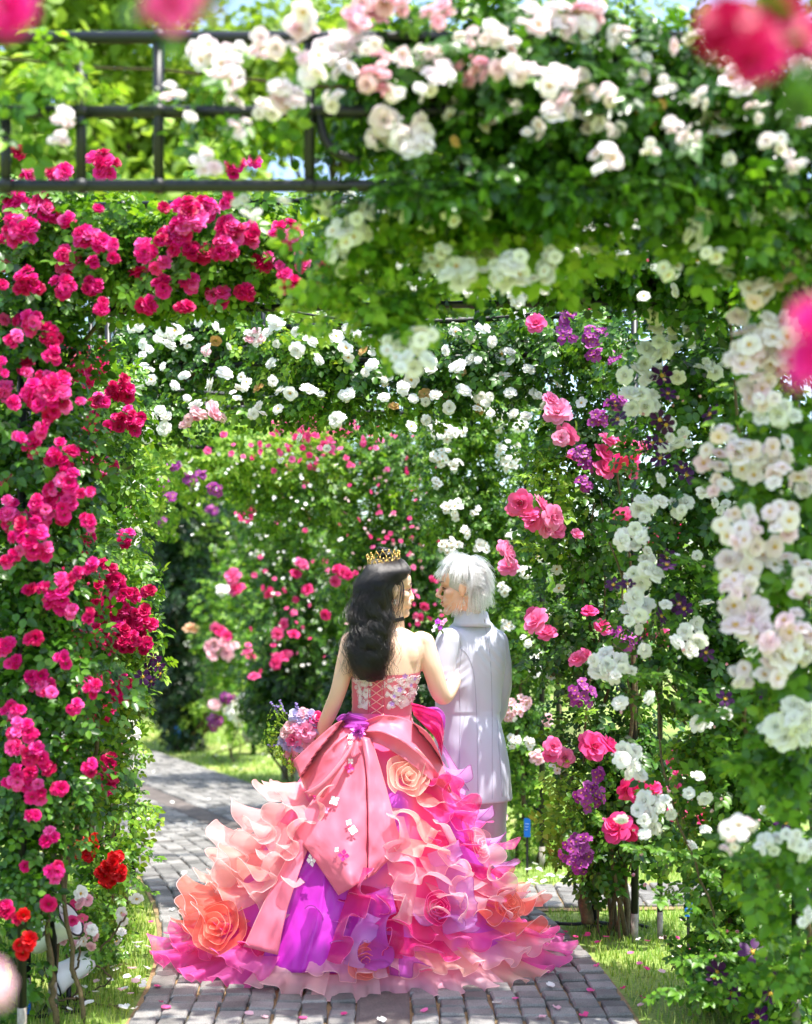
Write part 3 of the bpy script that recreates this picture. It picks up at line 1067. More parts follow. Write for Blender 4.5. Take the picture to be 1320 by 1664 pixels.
P.roses('blush', 5.85, [(161, 839, 16), (150, 850, 12), (199, 1213, 12), (190, 1207, 10), (161, 1241, 11), (212, 842, 10), (207, 828, 9)])
P.roses('bud_white', 5.6, [(227, 1302, 6), (243, 1330, 6), (228, 1332, 6), (255, 800, 5)])
P.roses('peach', 6.2, [(236, 953, 11)])
for a in [(170, 1330, 248, 1312), (175, 1390, 250, 1395), (180, 1420, 248, 1450), (170, 1310, 232, 1285)]: P.spray(*a, 5.55, 10, leaf='leaf_mid', size=.055)
P.canes(3, (-1.5, 6.2, 0), (-1.5, 6.15, 2.2), .03)

# --- low bushes at the foot of the left wall
P = Plant('small bush with bright red clustered roses at the grass edge', (-1.27, 5.3, 0), 'rose_bush', 'rose bush', 'low rose bushes beside the path', 'leaf_mid', .055)
P.blob(165, 1400, 5.25, 55, 55, .14, 160).blob(175, 1470, 5.25, 40, 60, .14, 120).blob(170, 1530, 5.25, 40, 40, .12, 90).grow(45)
P.clusters('red', 5.12, [(135, 1378, 25), (182, 1411, 27), (150, 1362, 14), (190, 1392, 15), (172, 1428, 15)], small=9.5, dens=.6)
P.canes(5, (-1.23, 5.3, 0), (-1.2, 5.25, .5), .04, .005)
P = Plant('small bush of pink and white miniature roses round the white lamp', (-1.25, 4.95, 0), 'rose_bush', 'rose bush', 'low rose bushes beside the path', 'leaf_mid', .05)
P.blob(140, 1480, 5.0, 35, 55, .1, 90).blob(150, 1535, 5.0, 35, 35, .1, 80).grow(36)
P.roses('blush', 4.85, [(131, 1468, 10), (142, 1462, 9), (145, 1509, 9), (104, 1508, 8), (112, 1520, 7), (148, 1538, 8), (120, 1533, 7), (103, 1530, 6), (156, 1520, 8)])
P.roses('hotpink', 4.85, [(118, 1496, 9), (128, 1499, 9), (134, 1492, 8), (86, 1519, 6), (124, 1470, 9)])
P.roses('white', 4.85, [(131, 1452, 11), (90, 1445, 13), (150, 1511, 9), (128, 1534, 8), (136, 1530, 7)])
P.roses('bud_pink', 4.85, [(198, 1487, 7), (140, 1522, 5), (146, 1524, 5), (152, 1528, 5), (130, 1520, 5), (62, 1535, 4), (70, 1448, 5)])
P.roses('white', 5.0, [(198, 1484, 9), (199, 1496, 9), (222, 1460, 10), (197, 1514, 8), (190, 1530, 8)])
P.canes(4, (-1.22, 4.97, 0), (-1.18, 4.93, .4), .03, .004)

# --- first arch, pale pink, out of focus
P = Plant('pale pink rose hanging from the nearest black lattice arch', (1.5, 3.25, 0), leaf='leaf_dark', size=.085)
P.blob(1000, 150, 3.25, 380, 120, .18, 950).blob(760, 130, 3.25, 170, 90, .15, 330).blob(620, 150, 3.25, 110, 80, .12, 130).blob(980, 240, 3.25, 380, 55, .16, 480).blob(1250, 150, 3.25, 160, 150, .18, 400)
P.blob(900, 320, 3.3, 420, 35, .14, 330).blob(830, 400, 3.4, 190, 60, .12, 150, 'leaf_light').blob(1220, 380, 3.35, 150, 80, .14, 200, 'leaf_mid').blob(700, 350, 3.4, 160, 45, .12, 110, 'leaf_light')  # lower hanging leaves get paler greens: backlight put into their colour
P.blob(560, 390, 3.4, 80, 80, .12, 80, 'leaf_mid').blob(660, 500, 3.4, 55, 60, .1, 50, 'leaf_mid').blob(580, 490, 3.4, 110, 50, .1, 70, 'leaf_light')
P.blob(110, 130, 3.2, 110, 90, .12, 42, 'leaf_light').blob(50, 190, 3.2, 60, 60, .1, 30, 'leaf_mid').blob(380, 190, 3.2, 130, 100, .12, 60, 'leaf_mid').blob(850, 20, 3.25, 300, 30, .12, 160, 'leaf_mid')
P.blob(980, 300, 3.12, 360, 22, .05, 170).blob(680, 300, 3.12, 90, 20, .05, 40)
P.blob(1560, 200, 3.25, 160, 200, .2, 450).blob(1610, 650, 3.25, 120, 300, .2, 560).blob(1610, 1150, 3.25, 120, 300, .2, 520).blob(1610, 1600, 3.25, 110, 250, .2, 320)
P.grow(200)
P.roses('pale', 3.08, [(330, 85, 28), (380, 83, 20), (370, 110, 26), (380, 150, 24), (430, 73, 29), (490, 37, 27), (480, 75, 16), (465, 155, 28), (280, 150, 19), (430, 180, 20), (510, 105, 28),
    (540, 75, 30), (565, 70, 26), (555, 105, 24), (540, 160, 20), (630, 215, 36), (672, 220, 32), (390, 205, 18), (335, 265, 24), (105, 195, 20), (95, 225, 16), (310, 190, 11), (600, 70, 18), (585, 45, 20),
    (800, 55, 22), (870, 30, 27), (905, 22, 28), (940, 40, 28), (845, 110, 26), (715, 120, 24), (830, 175, 18), (900, 130, 26), (935, 125, 22), (910, 175, 27), (950, 155, 22), (987, 152, 20),
    (960, 195, 24), (980, 258, 27), (1040, 130, 18), (1170, 100, 20), (1202, 130, 28), (1165, 202, 28), (1120, 220, 20), (1095, 205, 16), (1185, 260, 11), (1305, 198, 16), (1095, 75, 12), (707, 92, 18), (1305, 110, 22), (655, 95, 18), (690, 95, 20), (1010, 60, 22), (1040, 90, 18), (1080, 140, 18), (1130, 60, 20), (1140, 160, 18), (1230, 180, 20), (1260, 230, 20), (1060, 240, 16), (870, 215, 18), (790, 200, 18), (740, 180, 18), (1000, 210, 16), (760, 60, 18), (830, 70, 18), (1290, 260, 20), (690, 150, 18), (640, 150, 16)])
P.roses('blush', 3.08, [(610, 130, 26), (620, 95, 18), (610, 5, 30), (580, 28, 22), (640, 8, 22), (715, 20, 27), (755, 115, 26), (790, 110, 27), (955, 20, 28), (735, 118, 20), (495, 40, 22)])
P.canes(3, (1.5, 3.25, 0), (1.45, 3.25, 2.7), .04).cane([(1.45, 3.25, 2.5), (1.0, 3.24, 2.75), (.3, 3.24, 2.7), (-.3, 3.22, 2.75), (-1.0, 3.2, 2.8)], .009)
P.roses('withered', 3.1, [(1060, 175, 10), (1040, 185, 9), (1058, 205, 9), (1075, 170, 8), (840, 115, 7), (740, 230, 8)])
P = Plant('white rose sprays trailing beneath the nearest black lattice arch', (1.52, 3.42, 0), leaf='leaf_light', size=.085)
P.blob(830, 400, 3.38, 200, 60, .1, 70).blob(1180, 380, 3.38, 150, 60, .1, 60, 'leaf_mid').blob(570, 390, 3.4, 60, 60, .1, 25).blob(660, 540, 3.4, 45, 45, .08, 18).grow(40)  # pale leaf tone again paints in the backlight below the arch
P.roses('white', 3.3, [(579, 373, 25), (562, 385, 18), (545, 405, 22), (562, 432, 20), (743, 446, 28), (725, 430, 20), (760, 440, 18), (771, 418, 16), (809, 405, 26), (827, 450, 30), (835, 425, 22), (890, 440, 20), (895, 415, 16),
    (663, 551, 24), (677, 582, 28), (690, 545, 20), (632, 561, 18), (650, 590, 18), (524, 335, 18), (461, 326, 12), (719, 405, 15), (694, 366, 14), (1155, 340, 26), (1140, 352, 18), (1205, 345, 20), (1197, 388, 20), (1292, 343, 22), (1160, 410, 20), (395, 330, 16), (410, 350, 14), (610, 340, 18), (650, 345, 16), (735, 350, 18), (780, 345, 16), (800, 440, 20), (860, 400, 20), (880, 450, 18), (930, 350, 18), (960, 400, 18), (1060, 350, 18), (1100, 345, 20), (1130, 390, 20), (1240, 350, 22), (1260, 390, 20), (1180, 440, 18), (590, 350, 18), (550, 370, 18), (700, 430, 18), (1090, 440, 18)])
for px in (560, 700, 830, 900, 1200): P.cane([W(px, 290, 3.25), W(px + 10, 360, 3.36), W(px + random.randint(-20, 20), 440, 3.4)], .004, .002, 'cane_green')
P.canes(2, (1.52, 3.42, 0), (1.48, 3.4, 2.6), .04).cane([(1.48, 3.4, 2.5), (1.0, 3.36, 2.56), (.3, 3.34, 2.5), (-.2, 3.36, 2.5)], .006)

# --- second arch, right half, white
P = Plant('white rose spread over the arch above the white haired man', (1.36, 4.5, 0), leaf='leaf_dark', size=.085)
P.blob(650, 410, 4.42, 150, 85, .14, 520, 'leaf_mid').blob(900, 400, 4.4, 200, 90, .15, 900).blob(1130, 420, 4.4, 190, 100, .16, 900).blob(900, 330, 4.4, 380, 35, .14, 500).grow(170)
P.roses('whitefull', 4.2, [(1012, 360, 22), (1022, 366, 16), (844, 483, 18), (593, 399, 17), (778, 387, 16), (940, 405, 14), (920, 355, 14), (1160, 420, 20), (1100, 380, 13), (1230, 420, 14), (690, 400, 12), (820, 395, 12), (880, 420, 12)])
P.roses('bud_magenta', 4.25, [(672, 337, 8), (652, 353, 7), (960, 378, 5), (1053, 425, 5), (1058, 435, 5)])
P.roses('bud_pink', 4.25, [(1190, 442, 6), (1207, 440, 6), (1191, 450, 5), (1178, 465, 7), (1200, 470, 6)])
P.roses('white', 4.2, [(rw0.uniform(540, 1300), rw0.gauss(405, 50), rw0.uniform(7, 13)) for i in range(60)])
P.canes(3, (1.38, 4.5, 0), (1.25, 4.45, 2.6), .03).cane([(1.3, 4.45, 2.4), (.9, 4.45, 2.7), (.3, 4.46, 2.66), (-.1, 4.5, 2.7)], .008)

# --- big pale roses leaning in from the right
P = Plant('large pale pink rose leaning into the path in soft focus', (1.45, 3.75, 0), leaf='leaf_mid', size=.09)
P.blob(1290, 480, 3.65, 80, 120, .18, 160).blob(1270, 720, 3.65, 80, 130, .18, 170).blob(1270, 900, 3.65, 80, 120, .18, 170).blob(1290, 1070, 3.65, 70, 100, .16, 140).blob(1270, 1240, 3.65, 70, 70, .16, 90, 'leaf_mid').blob(1265, 1410, 3.7, 80, 60, .16, 90, 'leaf_mid').blob(1300, 1560, 3.75, 60, 100, .12, 60, 'leaf_mid')
P.grow(130)
P.roses('pale', 3.42, [(1292, 426, 40), (1310, 400, 34), (1265, 440, 30), (1320, 450, 36), (1233, 477, 26), (1245, 568, 34), (1210, 576, 30), (1265, 536, 32), (1285, 570, 30), (1265, 590, 26), (1178, 710, 20), (1158, 745, 25), (1221, 761, 26), (1269, 729, 24),
    (1269, 773, 26), (1194, 733, 14), (1312, 785, 26), (1194, 872, 24), (1198, 919, 30), (1218, 884, 22), (1257, 904, 26), (1281, 923, 28), (1273, 856, 24), (1225, 852, 16), (1206, 1002, 38), (1289, 1014, 27), (1269, 1053, 34),
    (1300, 1046, 34), (1257, 1093, 26), (1315, 930, 22), (1230, 1025, 24), (1195, 1350, 22), (1207, 1335, 16), (1186, 1378, 14), (1225, 1343, 10)] + [(rw0.uniform(1165, 1315), rw0.uniform(420, 1110), rw0.uniform(18, 26)) for i in range(16)])
P.roses('whitefull', 3.5, [(1281, 1183, 34), (1300, 1156, 26), (1261, 1186, 24), (1310, 1186, 26), (1253, 1371, 20), (1285, 1359, 17), (1308, 1378, 20), (1316, 1497, 18), (1240, 1376, 14), (1249, 670, 25), (1280, 674, 20), (1265, 678, 16)])
for a in [(1320, 1310, 1180, 1235), (1310, 1240, 1110, 1160), (1310, 840, 1140, 790), (1320, 1420, 1200, 1400), (1290, 1290, 1235, 1180)]: P.spray(*a, 3.6, 10, .004, 'leaf_mid', .08)
P.canes(3, (1.47, 3.75, 0), (1.3, 3.7, 1.9))

# --- white roses on the right post of the second arch
P = Plant('white rose on the arch post, threaded with dark clematis', (1.3, 4.8, 0), leaf='leaf_dark', size=.08)
P.blob(1150, 590, 4.85, 170, 140, .25, 900).blob(1160, 820, 4.85, 170, 140, .25, 900).blob(1170, 1050, 4.85, 170, 140, .25, 900).blob(1200, 1260, 4.85, 140, 130, .25, 760, 'leaf_mid').blob(1220, 1440, 4.8, 120, 120, .22, 560, 'leaf_mid').blob(1235, 1590, 4.7, 110, 80, .2, 300, 'leaf_mid').blob(1150, 1560, 4.7, 60, 40, .12, 70)
P.grow(215)
P.roses('whitefull', 4.55, [(1115, 469, 22), (1100, 462, 16), (1072, 497, 25), (1080, 524, 25), (1058, 505, 18), (1068, 566, 24), (1092, 560, 18), (1052, 600, 22), (1036, 655, 26), (1058, 650, 18), (1143, 596, 15), (1166, 597, 17), (1152, 600, 12),
    (1092, 722, 18), (1111, 714, 16), (1044, 813, 13), (1052, 833, 20), (1024, 876, 24), (1035, 868, 16), (1107, 821, 19), (1052, 904, 15), (1048, 935, 25), (1030, 935, 16), (1036, 986, 24), (1030, 1000, 18), (1127, 1022, 17), (1119, 1042, 25), (989, 1081, 28), (978, 1080, 20), (1003, 1090, 18),
    (1021, 1225, 20), (1021, 1245, 22), (1040, 1258, 13), (1052, 1315, 24), (1052, 1343, 20), (1080, 1306, 15), (1135, 1176, 13), (1170, 821, 15), (1198, 829, 18), (1145, 800, 12)])
P.roses('bud_pink', 4.6, [(1102, 648, 6), (1095, 660, 6), (1155, 1320, 6), (1172, 1300, 5), (1190, 1350, 5), (1197, 1514, 6), (1228, 1505, 6), (1190, 1630, 7), (1010, 1160, 6), (1180, 1080, 5), (1030, 1420, 6), (1047, 1440, 6)])
for a in [(1200, 1560, 1060, 1450), (1220, 1480, 1020, 1380), (1240, 1600, 1110, 1560), (1200, 1640, 1060, 1620), (1200, 1180, 1010, 1100), (1200, 980, 1080, 900)]: P.spray(*a, 4.5, 12, .003, 'leaf_mid', .07)
P.roses('whitefull', 4.52, [(rw0.uniform(1000, 1310), rw0.uniform(470, 1400), rw0.uniform(8, 13)) for i in range(60)])
P.roses('bud_pink', 4.5, [(rw0.uniform(1020, 1310), rw0.uniform(600, 1620), rw0.uniform(4, 6)) for i in range(30)])
P.canes(5, (1.28, 4.85, 0), (1.2, 4.85, 2.3), .04)
P = Plant('dark purple clematis scrambling through the white rose', (1.15, 4.9, 0), 'clematis', 'clematis', None, 'leaf_mid', .06)
P.blob(1090, 700, 4.7, 60, 90, .1, 80).blob(1100, 980, 4.7, 50, 60, .1, 60).blob(1220, 1560, 4.5, 60, 60, .1, 60).grow(40)
P.roses('clematis', 4.5, [(1076, 611, 17), (1005, 682, 14), (1072, 682, 15), (1083, 690, 14), (1072, 718, 14), (1074, 745, 15), (1115, 773, 16), (1108, 760, 12), (1155, 674, 16), (1227, 718, 18), (1103, 982, 15), (1112, 990, 13), (1074, 1002, 13), (1083, 919, 14), (1178, 1136, 14),
    (1249, 1136, 15), (1147, 1061, 13), (997, 951, 12), (1225, 805, 14), (1277, 1339, 16), (1225, 1548, 21), (1166, 1579, 16), (1160, 1590, 12), (1233, 1264, 11), (1233, 1654, 18), (1253, 1615, 15), (1190, 1615, 13), (1260, 1590, 12), (1085, 640, 12), (1000, 660, 12), (1085, 905, 12), (1020, 950, 11), (1060, 720, 12)], .35)
P.canes(2, (1.15, 4.9, 0), (1.0, 4.75, 1.9), .06, .004)
P = Plant('dark purple clematis dangling from the crimson pink rambler', (-1.3, 5.9, 0), 'clematis', 'clematis', None, 'leaf_light', .055)
P.blob(235, 1085, 5.3, 35, 30, .08, 30).grow(24)
P.roses('clematis', 5.25, [(146, 922, 10), (209, 1071, 9), (232, 1100, 12), (240, 1088, 11), (256, 1080, 12), (262, 1095, 10), (247, 1108, 10), (250, 1068, 9), (168, 925, 8)], .8)
P.cane([(-1.3, 5.9, -.01), (-1.25, 5.7, .6), (-1.1, 5.4, 1.25), W(250, 1075, 5.28)], .004, .002)

# --- pink roses on the right post of the third arch
P = Plant('pink cabbage rose on the arch post right behind the white haired man', (1.02, 5.95, 0), leaf='leaf_dark', size=.08)
P.blob(950, 560, 6.0, 120, 100, .22, 560).blob(965, 720, 6.0, 110, 100, .22, 560).blob(955, 880, 6.0, 105, 100, .22, 560).blob(960, 1050, 6.0, 105, 110, .22, 600).blob(1000, 1220, 5.95, 110, 110, .22, 620).blob(1040, 1330, 5.9, 100, 80, .2, 420).blob(975, 1420, 5.9, 45, 50, .15, 130).blob(920, 1330, 5.9, 40, 80, .12, 120, 'leaf_light')
P.blob(900, 800, 5.9, 50, 120, .12, 120, 'leaf_light').grow(200)
P.roses('pink', 5.68, [(847, 817, 19), (838, 825, 14), (867, 845, 18), (879, 823, 18), (860, 838, 15), (898, 841, 18), (902, 860, 16), (888, 858, 14), (824, 900, 17), (826, 921, 16), (818, 890, 12), (873, 1010, 19), (889, 1030, 15), (866, 1000, 13), (906, 670, 20), (895, 650, 13), (922, 706, 19), (912, 712, 13), (871, 526, 14), (981, 765, 17), (981, 737, 16), (1044, 731, 16), (938, 868, 9),
    (989, 714, 15), (1025, 727, 15), (918, 1231, 14), (1121, 1260, 14), (1115, 1292, 14)])
P.roses('hotpink', 5.64, [(1013, 753, 23), (1030, 762, 15), (1010, 720, 14), (930, 745, 10), (961, 497, 9), (1013, 841, 15), (1099, 862, 15), (1056, 872, 14), (979, 1018, 14), (938, 1071, 14), (952, 1064, 10), (1044, 1024, 14), (1080, 1036, 14), (958, 994, 12), (965, 1213, 21), (989, 1213, 19), (950, 1208, 13), (898, 1213, 15), (894, 1226, 12), (1021, 1280, 18), (1040, 1288, 17), (1060, 1284, 15), (1005, 1347, 23), (1022, 1352, 17), (990, 1343, 14), (1099, 1280, 15), (1147, 1266, 14), (1099, 1321, 14), (1143, 1327, 15), (1097, 1233, 15), (1105, 1255, 11), (1180, 520, 10), (1140, 540, 11)])
P.roses('tiny_white', 5.9, [(900, 1245, 7), (906, 1252, 6), (895, 1100, 8), (905, 925, 8), (935, 905, 9), (908, 955, 9), (930, 1060, 8), (940, 640, 8), (945, 655, 9), (905, 625, 8)])
for a in [(900, 790, 860, 770), (930, 820, 890, 790), (870, 900, 850, 880), (930, 1320, 880, 1270), (940, 1300, 900, 1230), (960, 1180, 930, 1130)]: P.spray(*a, 5.75, 7, .0025, 'leaf_light', .065)
P.canes(6, (.98, 5.95, 0), (1.0, 5.95, 2.4), .1, .014).cane([W(955, 1500, 5.9), W(950, 1430, 5.9), W(965, 1380, 5.9), W(990, 1300, 5.95)], .03, .014)
P = Plant('purple cluster rose mingled with the pink cabbage rose', (.86, 5.85, 0), leaf='leaf_mid', size=.06)
P.blob(950, 560, 5.8, 60, 50, .12, 110).blob(945, 1330, 5.75, 35, 110, .12, 140).grow(40)
P.clusters('tiny_purple', 5.6, [(922, 513, 15), (922, 544, 18), (965, 544, 22), (965, 572, 17), (1005, 582, 19), (973, 678, 18), (1005, 650, 18), (946, 737, 18), (950, 785, 15), (946, 1128, 25), (1025, 1041, 27), (957, 1292, 27), (973, 1260, 13), (938, 1382, 28), (940, 1405, 18), (948, 1365, 14), (1000, 1030, 14), (955, 755, 13)], small=6.5, dens=.5)
P.canes(3, (.9, 5.85, 0), (.85, 5.8, 2.2), .06, .006)

# --- cream white over the third arch
P = Plant('cream white rose draped over the arch behind the couple', (-1.42, 6.5, 0), leaf='leaf_dark', size=.075)
P.blob(300, 560, 6.4, 170, 70, .2, 900).blob(560, 590, 6.25, 210, 85, .2, 1150).blob(790, 590, 6.15, 150, 90, .2, 900).blob(250, 670, 6.4, 90, 50, .18, 300).blob(520, 660, 6.25, 330, 40, .18, 500, 'leaf_mid').blob(470, 560, 6.1, 120, 60, .1, 120, 'leaf_light').grow(200)
P.roses('white', 6.0, [(204, 507, 9), (225, 527, 11), (273, 539, 14), (262, 535, 10), (285, 538, 11), (275, 560, 11), (304, 552, 11), (235, 568, 14), (365, 509, 13), (374, 512, 11), (355, 533, 11), (414, 547, 16), (450, 527, 13), (505, 554, 12), (483, 568, 12), (570, 527, 14), (546, 547, 12), (562, 566, 12), (365, 606, 13), (342, 625, 11), (393, 621, 14), (472, 639, 10), (503, 633, 13), (604, 592, 10), (629, 612, 12), (669, 617, 11), (655, 631, 12), (566, 641, 13), (546, 682, 12), (553, 678, 9), (318, 659, 12), (261, 675, 16), (267, 696, 12), (239, 708, 11), (227, 623, 11),
    (816, 577, 13), (828, 572, 10), (743, 596, 12), (748, 590, 9), (788, 647, 14), (829, 638, 10), (754, 634, 12), (656, 629, 10), (565, 641, 10), (785, 533, 11), (740, 540, 9), (700, 600, 9), (690, 560, 9), (440, 590, 9), (420, 660, 9), (300, 610, 9), (610, 560, 9), (800, 555, 9), (860, 600, 10)])
P.roses('blush', 6.0, [(314, 676, 14), (325, 672, 12), (349, 671, 13), (358, 678, 11), (345, 660, 10), (335, 570, 8), (300, 690, 9), (414, 547, 15), (275, 535, 11)])
P.roses('withered', 6.05, [(351, 554, 8), (640, 660, 8), (690, 640, 9), (720, 645, 9), (420, 630, 9), (780, 665, 8), (590, 570, 8), (750, 605, 7)])
P.roses('white', 6.0, [(rw0.uniform(170, 900), rw0.gauss(600, 55), rw0.uniform(5.5, 10)) for i in range(80)])
P.canes(3, (-1.5, 6.5, 0), (-1.45, 6.45, 2.6), .03).cane([(-1.2, 6.4, 2.5), (-.6, 6.3, 2.78), (0, 6.2, 2.75), (.6, 6.1, 2.72)], .008)

# --- tiny white blossoms behind the groom
P = Plant('small flowered white rambler on the post behind the grey coat', (.74, 7.6, 0), leaf='leaf_mid', size=.07, fine=True)
P.blob(790, 690, 7.5, 130, 80, .28, 1100).blob(820, 850, 7.5, 85, 110, .28, 1000).blob(835, 1030, 7.55, 75, 120, .28, 1000).blob(845, 1200, 7.6, 65, 110, .26, 800).blob(865, 1340, 7.6, 55, 60, .2, 260, 'leaf_light').blob(740, 800, 7.6, 80, 100, .25, 700).grow(150)
P.clusters('tiny_white', 7.2, [(729, 702, 17), (715, 742, 17), (827, 736, 22), (813, 683, 18), (733, 889, 19), (782, 886, 13), (833, 872, 14), (858, 930, 13), (821, 958, 11), (824, 1018, 12), (858, 1042, 11), (835, 1205, 12), (863, 1207, 11), (735, 825, 20), (828, 755, 14), (845, 690, 13), (800, 670, 12), (740, 755, 12), (870, 1090, 11), (880, 905, 10), (838, 645, 12), (700, 690, 11)], small=5.5, dens=.5)
P.clusters('tiny_blush', 7.2, [(873, 1231, 15), (833, 1154, 19), (852, 1140, 13), (812, 1330, 12), (890, 1170, 11)], small=5.5, dens=.5)
P.roses('whitefull', 7.15, [(716, 702, 15)])
P.clusters('tiny_white', 7.15, [(rw0.uniform(700, 890), rw0.uniform(640, 1300), rw0.uniform(8, 12)) for i in range(17)], small=5.5, dens=.4)
P.canes(6, (.76, 7.6, 0), (.7, 7.55, 2.3), .1, .012)

# --- tiny pink roses on the bend
P = Plant('tiny pink rambler making the green wall behind the bride', (-.1, 9.3, 0), leaf='leaf_mid', size=.075, fine=True)
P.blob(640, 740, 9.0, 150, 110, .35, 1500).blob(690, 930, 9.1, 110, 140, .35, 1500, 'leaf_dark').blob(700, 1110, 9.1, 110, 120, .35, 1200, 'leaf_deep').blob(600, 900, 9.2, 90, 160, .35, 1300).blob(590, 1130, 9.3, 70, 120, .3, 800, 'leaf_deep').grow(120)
P.roses('tiny_pink', 8.6, [(520 + random.gauss(0, 38), 705 + random.gauss(0, 28), random.uniform(3.5, 6.5)) for i in range(60)] + [(random.uniform(560, 720), random.uniform(690, 1060), random.uniform(2.5, 4.5)) for i in range(90)])
P.roses('tiny_blush', 8.6, [(random.uniform(560, 720), random.uniform(760, 1060), random.uniform(1.8, 3)) for i in range(60)])
P.roses('hotpink', 8.6, [(558, 930, 9), (548, 925, 8), (545, 945, 9), (566, 935, 7), (529, 999, 9), (690, 985, 7), (684, 1003, 6), (675, 1000, 5)])
P.canes(5, (-.08, 9.3, 0), (-.06, 9.25, 2.5), .14, .012)
P = Plant('fine leaved pale rambler sprawling over the top of the bend', (-2.3, 8.2, 0), leaf='leaf_light', size=.075, fine=True)
P.blob(380, 730, 8.7, 190, 70, .35, 1500).blob(480, 800, 8.9, 130, 70, .35, 900, 'leaf_mid').blob(270, 790, 9.0, 80, 70, .3, 420).grow(60)
P.roses('tiny_pink', 8.3, [(480 + random.gauss(0, 55), 715 + random.gauss(0, 30), random.uniform(3, 6.5)) for i in range(70)])
P.roses('tiny_white', 8.3, [(random.uniform(280, 560), random.uniform(730, 880), random.uniform(2, 3.4)) for i in range(60)])
P.clusters('tiny_purple', 8.4, [(265, 785, 12), (310, 779, 14), (349, 793, 13), (278, 807, 11), (282, 757, 12), (330, 770, 10)], small=5.5)
P.canes(3, (-2.28, 8.15, 0), (-2.25, 8.15, 2.6), .05)
P = Plant('pink rose with white buds on the arch past the bend', (-.98, 11, 0), leaf='leaf_dark', size=.085, fine=True)
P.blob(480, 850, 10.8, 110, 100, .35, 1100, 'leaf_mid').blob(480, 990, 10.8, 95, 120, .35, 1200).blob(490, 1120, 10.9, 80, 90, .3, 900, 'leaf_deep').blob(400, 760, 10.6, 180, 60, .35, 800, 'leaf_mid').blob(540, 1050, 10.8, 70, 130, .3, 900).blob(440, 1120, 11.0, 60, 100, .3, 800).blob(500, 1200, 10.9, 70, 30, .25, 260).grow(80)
P.roses('hotpink', 10.3, [(379, 937, 12), (387, 959, 13), (378, 950, 9), (490, 917, 11), (481, 932, 9), (436, 962, 9), (500, 959, 9), (462, 1015, 9), (451, 1030, 9), (477, 1031, 9), (456, 1070, 13), (465, 1064, 10), (448, 1078, 9), (413, 1100, 9), (397, 840, 13), (405, 832, 10), (402, 1060, 9)])
P.roses('tiny_white', 10.3, [(random.uniform(400, 560), random.uniform(790, 1090), random.uniform(1.8, 3.2)) for i in range(80)])
P.roses('tiny_pink', 10.3, [(rw0.uniform(400, 570), rw0.uniform(800, 1100), rw0.uniform(3, 5.5)) for i in range(50)])
P.canes(4, (-.96, 11, 0), (-.96, 10.95, 2.4), .14, .012)
P = Plant('dark leafy rose with one peach flower on the last arch', (-2.2, 13.45, 0), leaf='leaf_mid', size=.12)
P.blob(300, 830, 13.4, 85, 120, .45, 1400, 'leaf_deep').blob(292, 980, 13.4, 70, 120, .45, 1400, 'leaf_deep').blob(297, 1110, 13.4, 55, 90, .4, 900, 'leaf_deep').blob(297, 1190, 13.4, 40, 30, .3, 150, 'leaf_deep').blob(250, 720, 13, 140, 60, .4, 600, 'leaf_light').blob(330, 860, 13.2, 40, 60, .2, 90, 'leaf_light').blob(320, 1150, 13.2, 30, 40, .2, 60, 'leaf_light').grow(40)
P.roses('peach', 12.9, [(311, 1022, 13)])
P.clusters('tiny_purple', 12.8, [(272, 800, 11), (318, 792, 12), (262, 850, 9), (345, 830, 10), (300, 765, 10)], small=5.5)
P.canes(7, (-2.2, 13.4, 0), (-2.2, 13.4, 2.2), .14, .02)
P = Plant('mixed pink and white rose bush on the sunny lawn past the arch', (-1.72, 12.4, 0), 'rose_bush', 'rose bush', 'low rose bushes beside the path', 'leaf_light', .1)
P.blob(370, 1030, 12.5, 55, 120, .35, 800, 'leaf_mid').blob(380, 1140, 12.4, 50, 50, .3, 320).grow(30)
P.roses('hotpink', 12.1, [(358, 1027, 12), (368, 1035, 9), (350, 1020, 8), (408, 1067, 8)])
P.roses('blush', 12.1, [(353, 1047, 14), (370, 1061, 12), (340, 1050, 10), (365, 1045, 10), (380, 1050, 9), (350, 1145, 10), (345, 1065, 9)])
P.clusters('tiny_purple', 12.1, [(370, 1133, 12), (350, 1171, 15)], small=5.5)
P.clusters('tiny_white', 12.1, [(387, 1156, 24), (395, 1140, 14), (364, 958, 12)], small=6)
P.canes(4, (-1.7, 12.4, 0), (-1.7, 12.4, .9), .1, .008)

# --- sprays right in front of the lens
P = Plant('blurred magenta rose sprays hanging in front of the arches', (1.1, 1.25, 0), leaf='leaf_dark', size=.06)
P.blob(1280, 90, 1.25, 50, 50, .05, 10).blob(270, 0, 1.2, 40, 20, .03, 5)
P.grow(0)
P.roses('magenta', 1.2, [(22, 15, 44), (280, 0, 38), (322, 8, 34), (250, 22, 28), (-10, 40, 34)])
P.roses('crimson', 1.2, [(1180, 30, 44), (1225, 60, 46), (1270, 25, 44), (1210, 95, 32), (1165, 60, 32), (1300, 60, 40), (1245, 95, 34), (1215, 110, 30), (1190, 75, 34)])
P.roses('magenta', 1.15, [(1322, 530, 46), (1325, 585, 46)])
P.roses('blush', 1.3, [(-12, 1590, 30), (-8, 1615, 26)])
P.cane([(1.1, 1.25, -.02), (1.12, 1.25, 1.2), (1.0, 1.24, 2.3), (.6, 1.22, 2.5), (.32, 1.22, 2.25), (.28, 1.2, 2.02)], .006, .003)
P.cane([(.6, 1.22, 2.5), (0, 1.22, 2.55), (-.25, 1.2, 2.3), (-.22, 1.2, 2.03)], .004, .002)
P.cane([(-.1, 1.22, 2.53), (-.4, 1.22, 2.4), (-.37, 1.2, 2.02)], .004, .002)
P.cane([(1.1, 1.25, 1.3), (.6, 1.2, 1.85), (.38, 1.15, 1.72)], .004, .002)
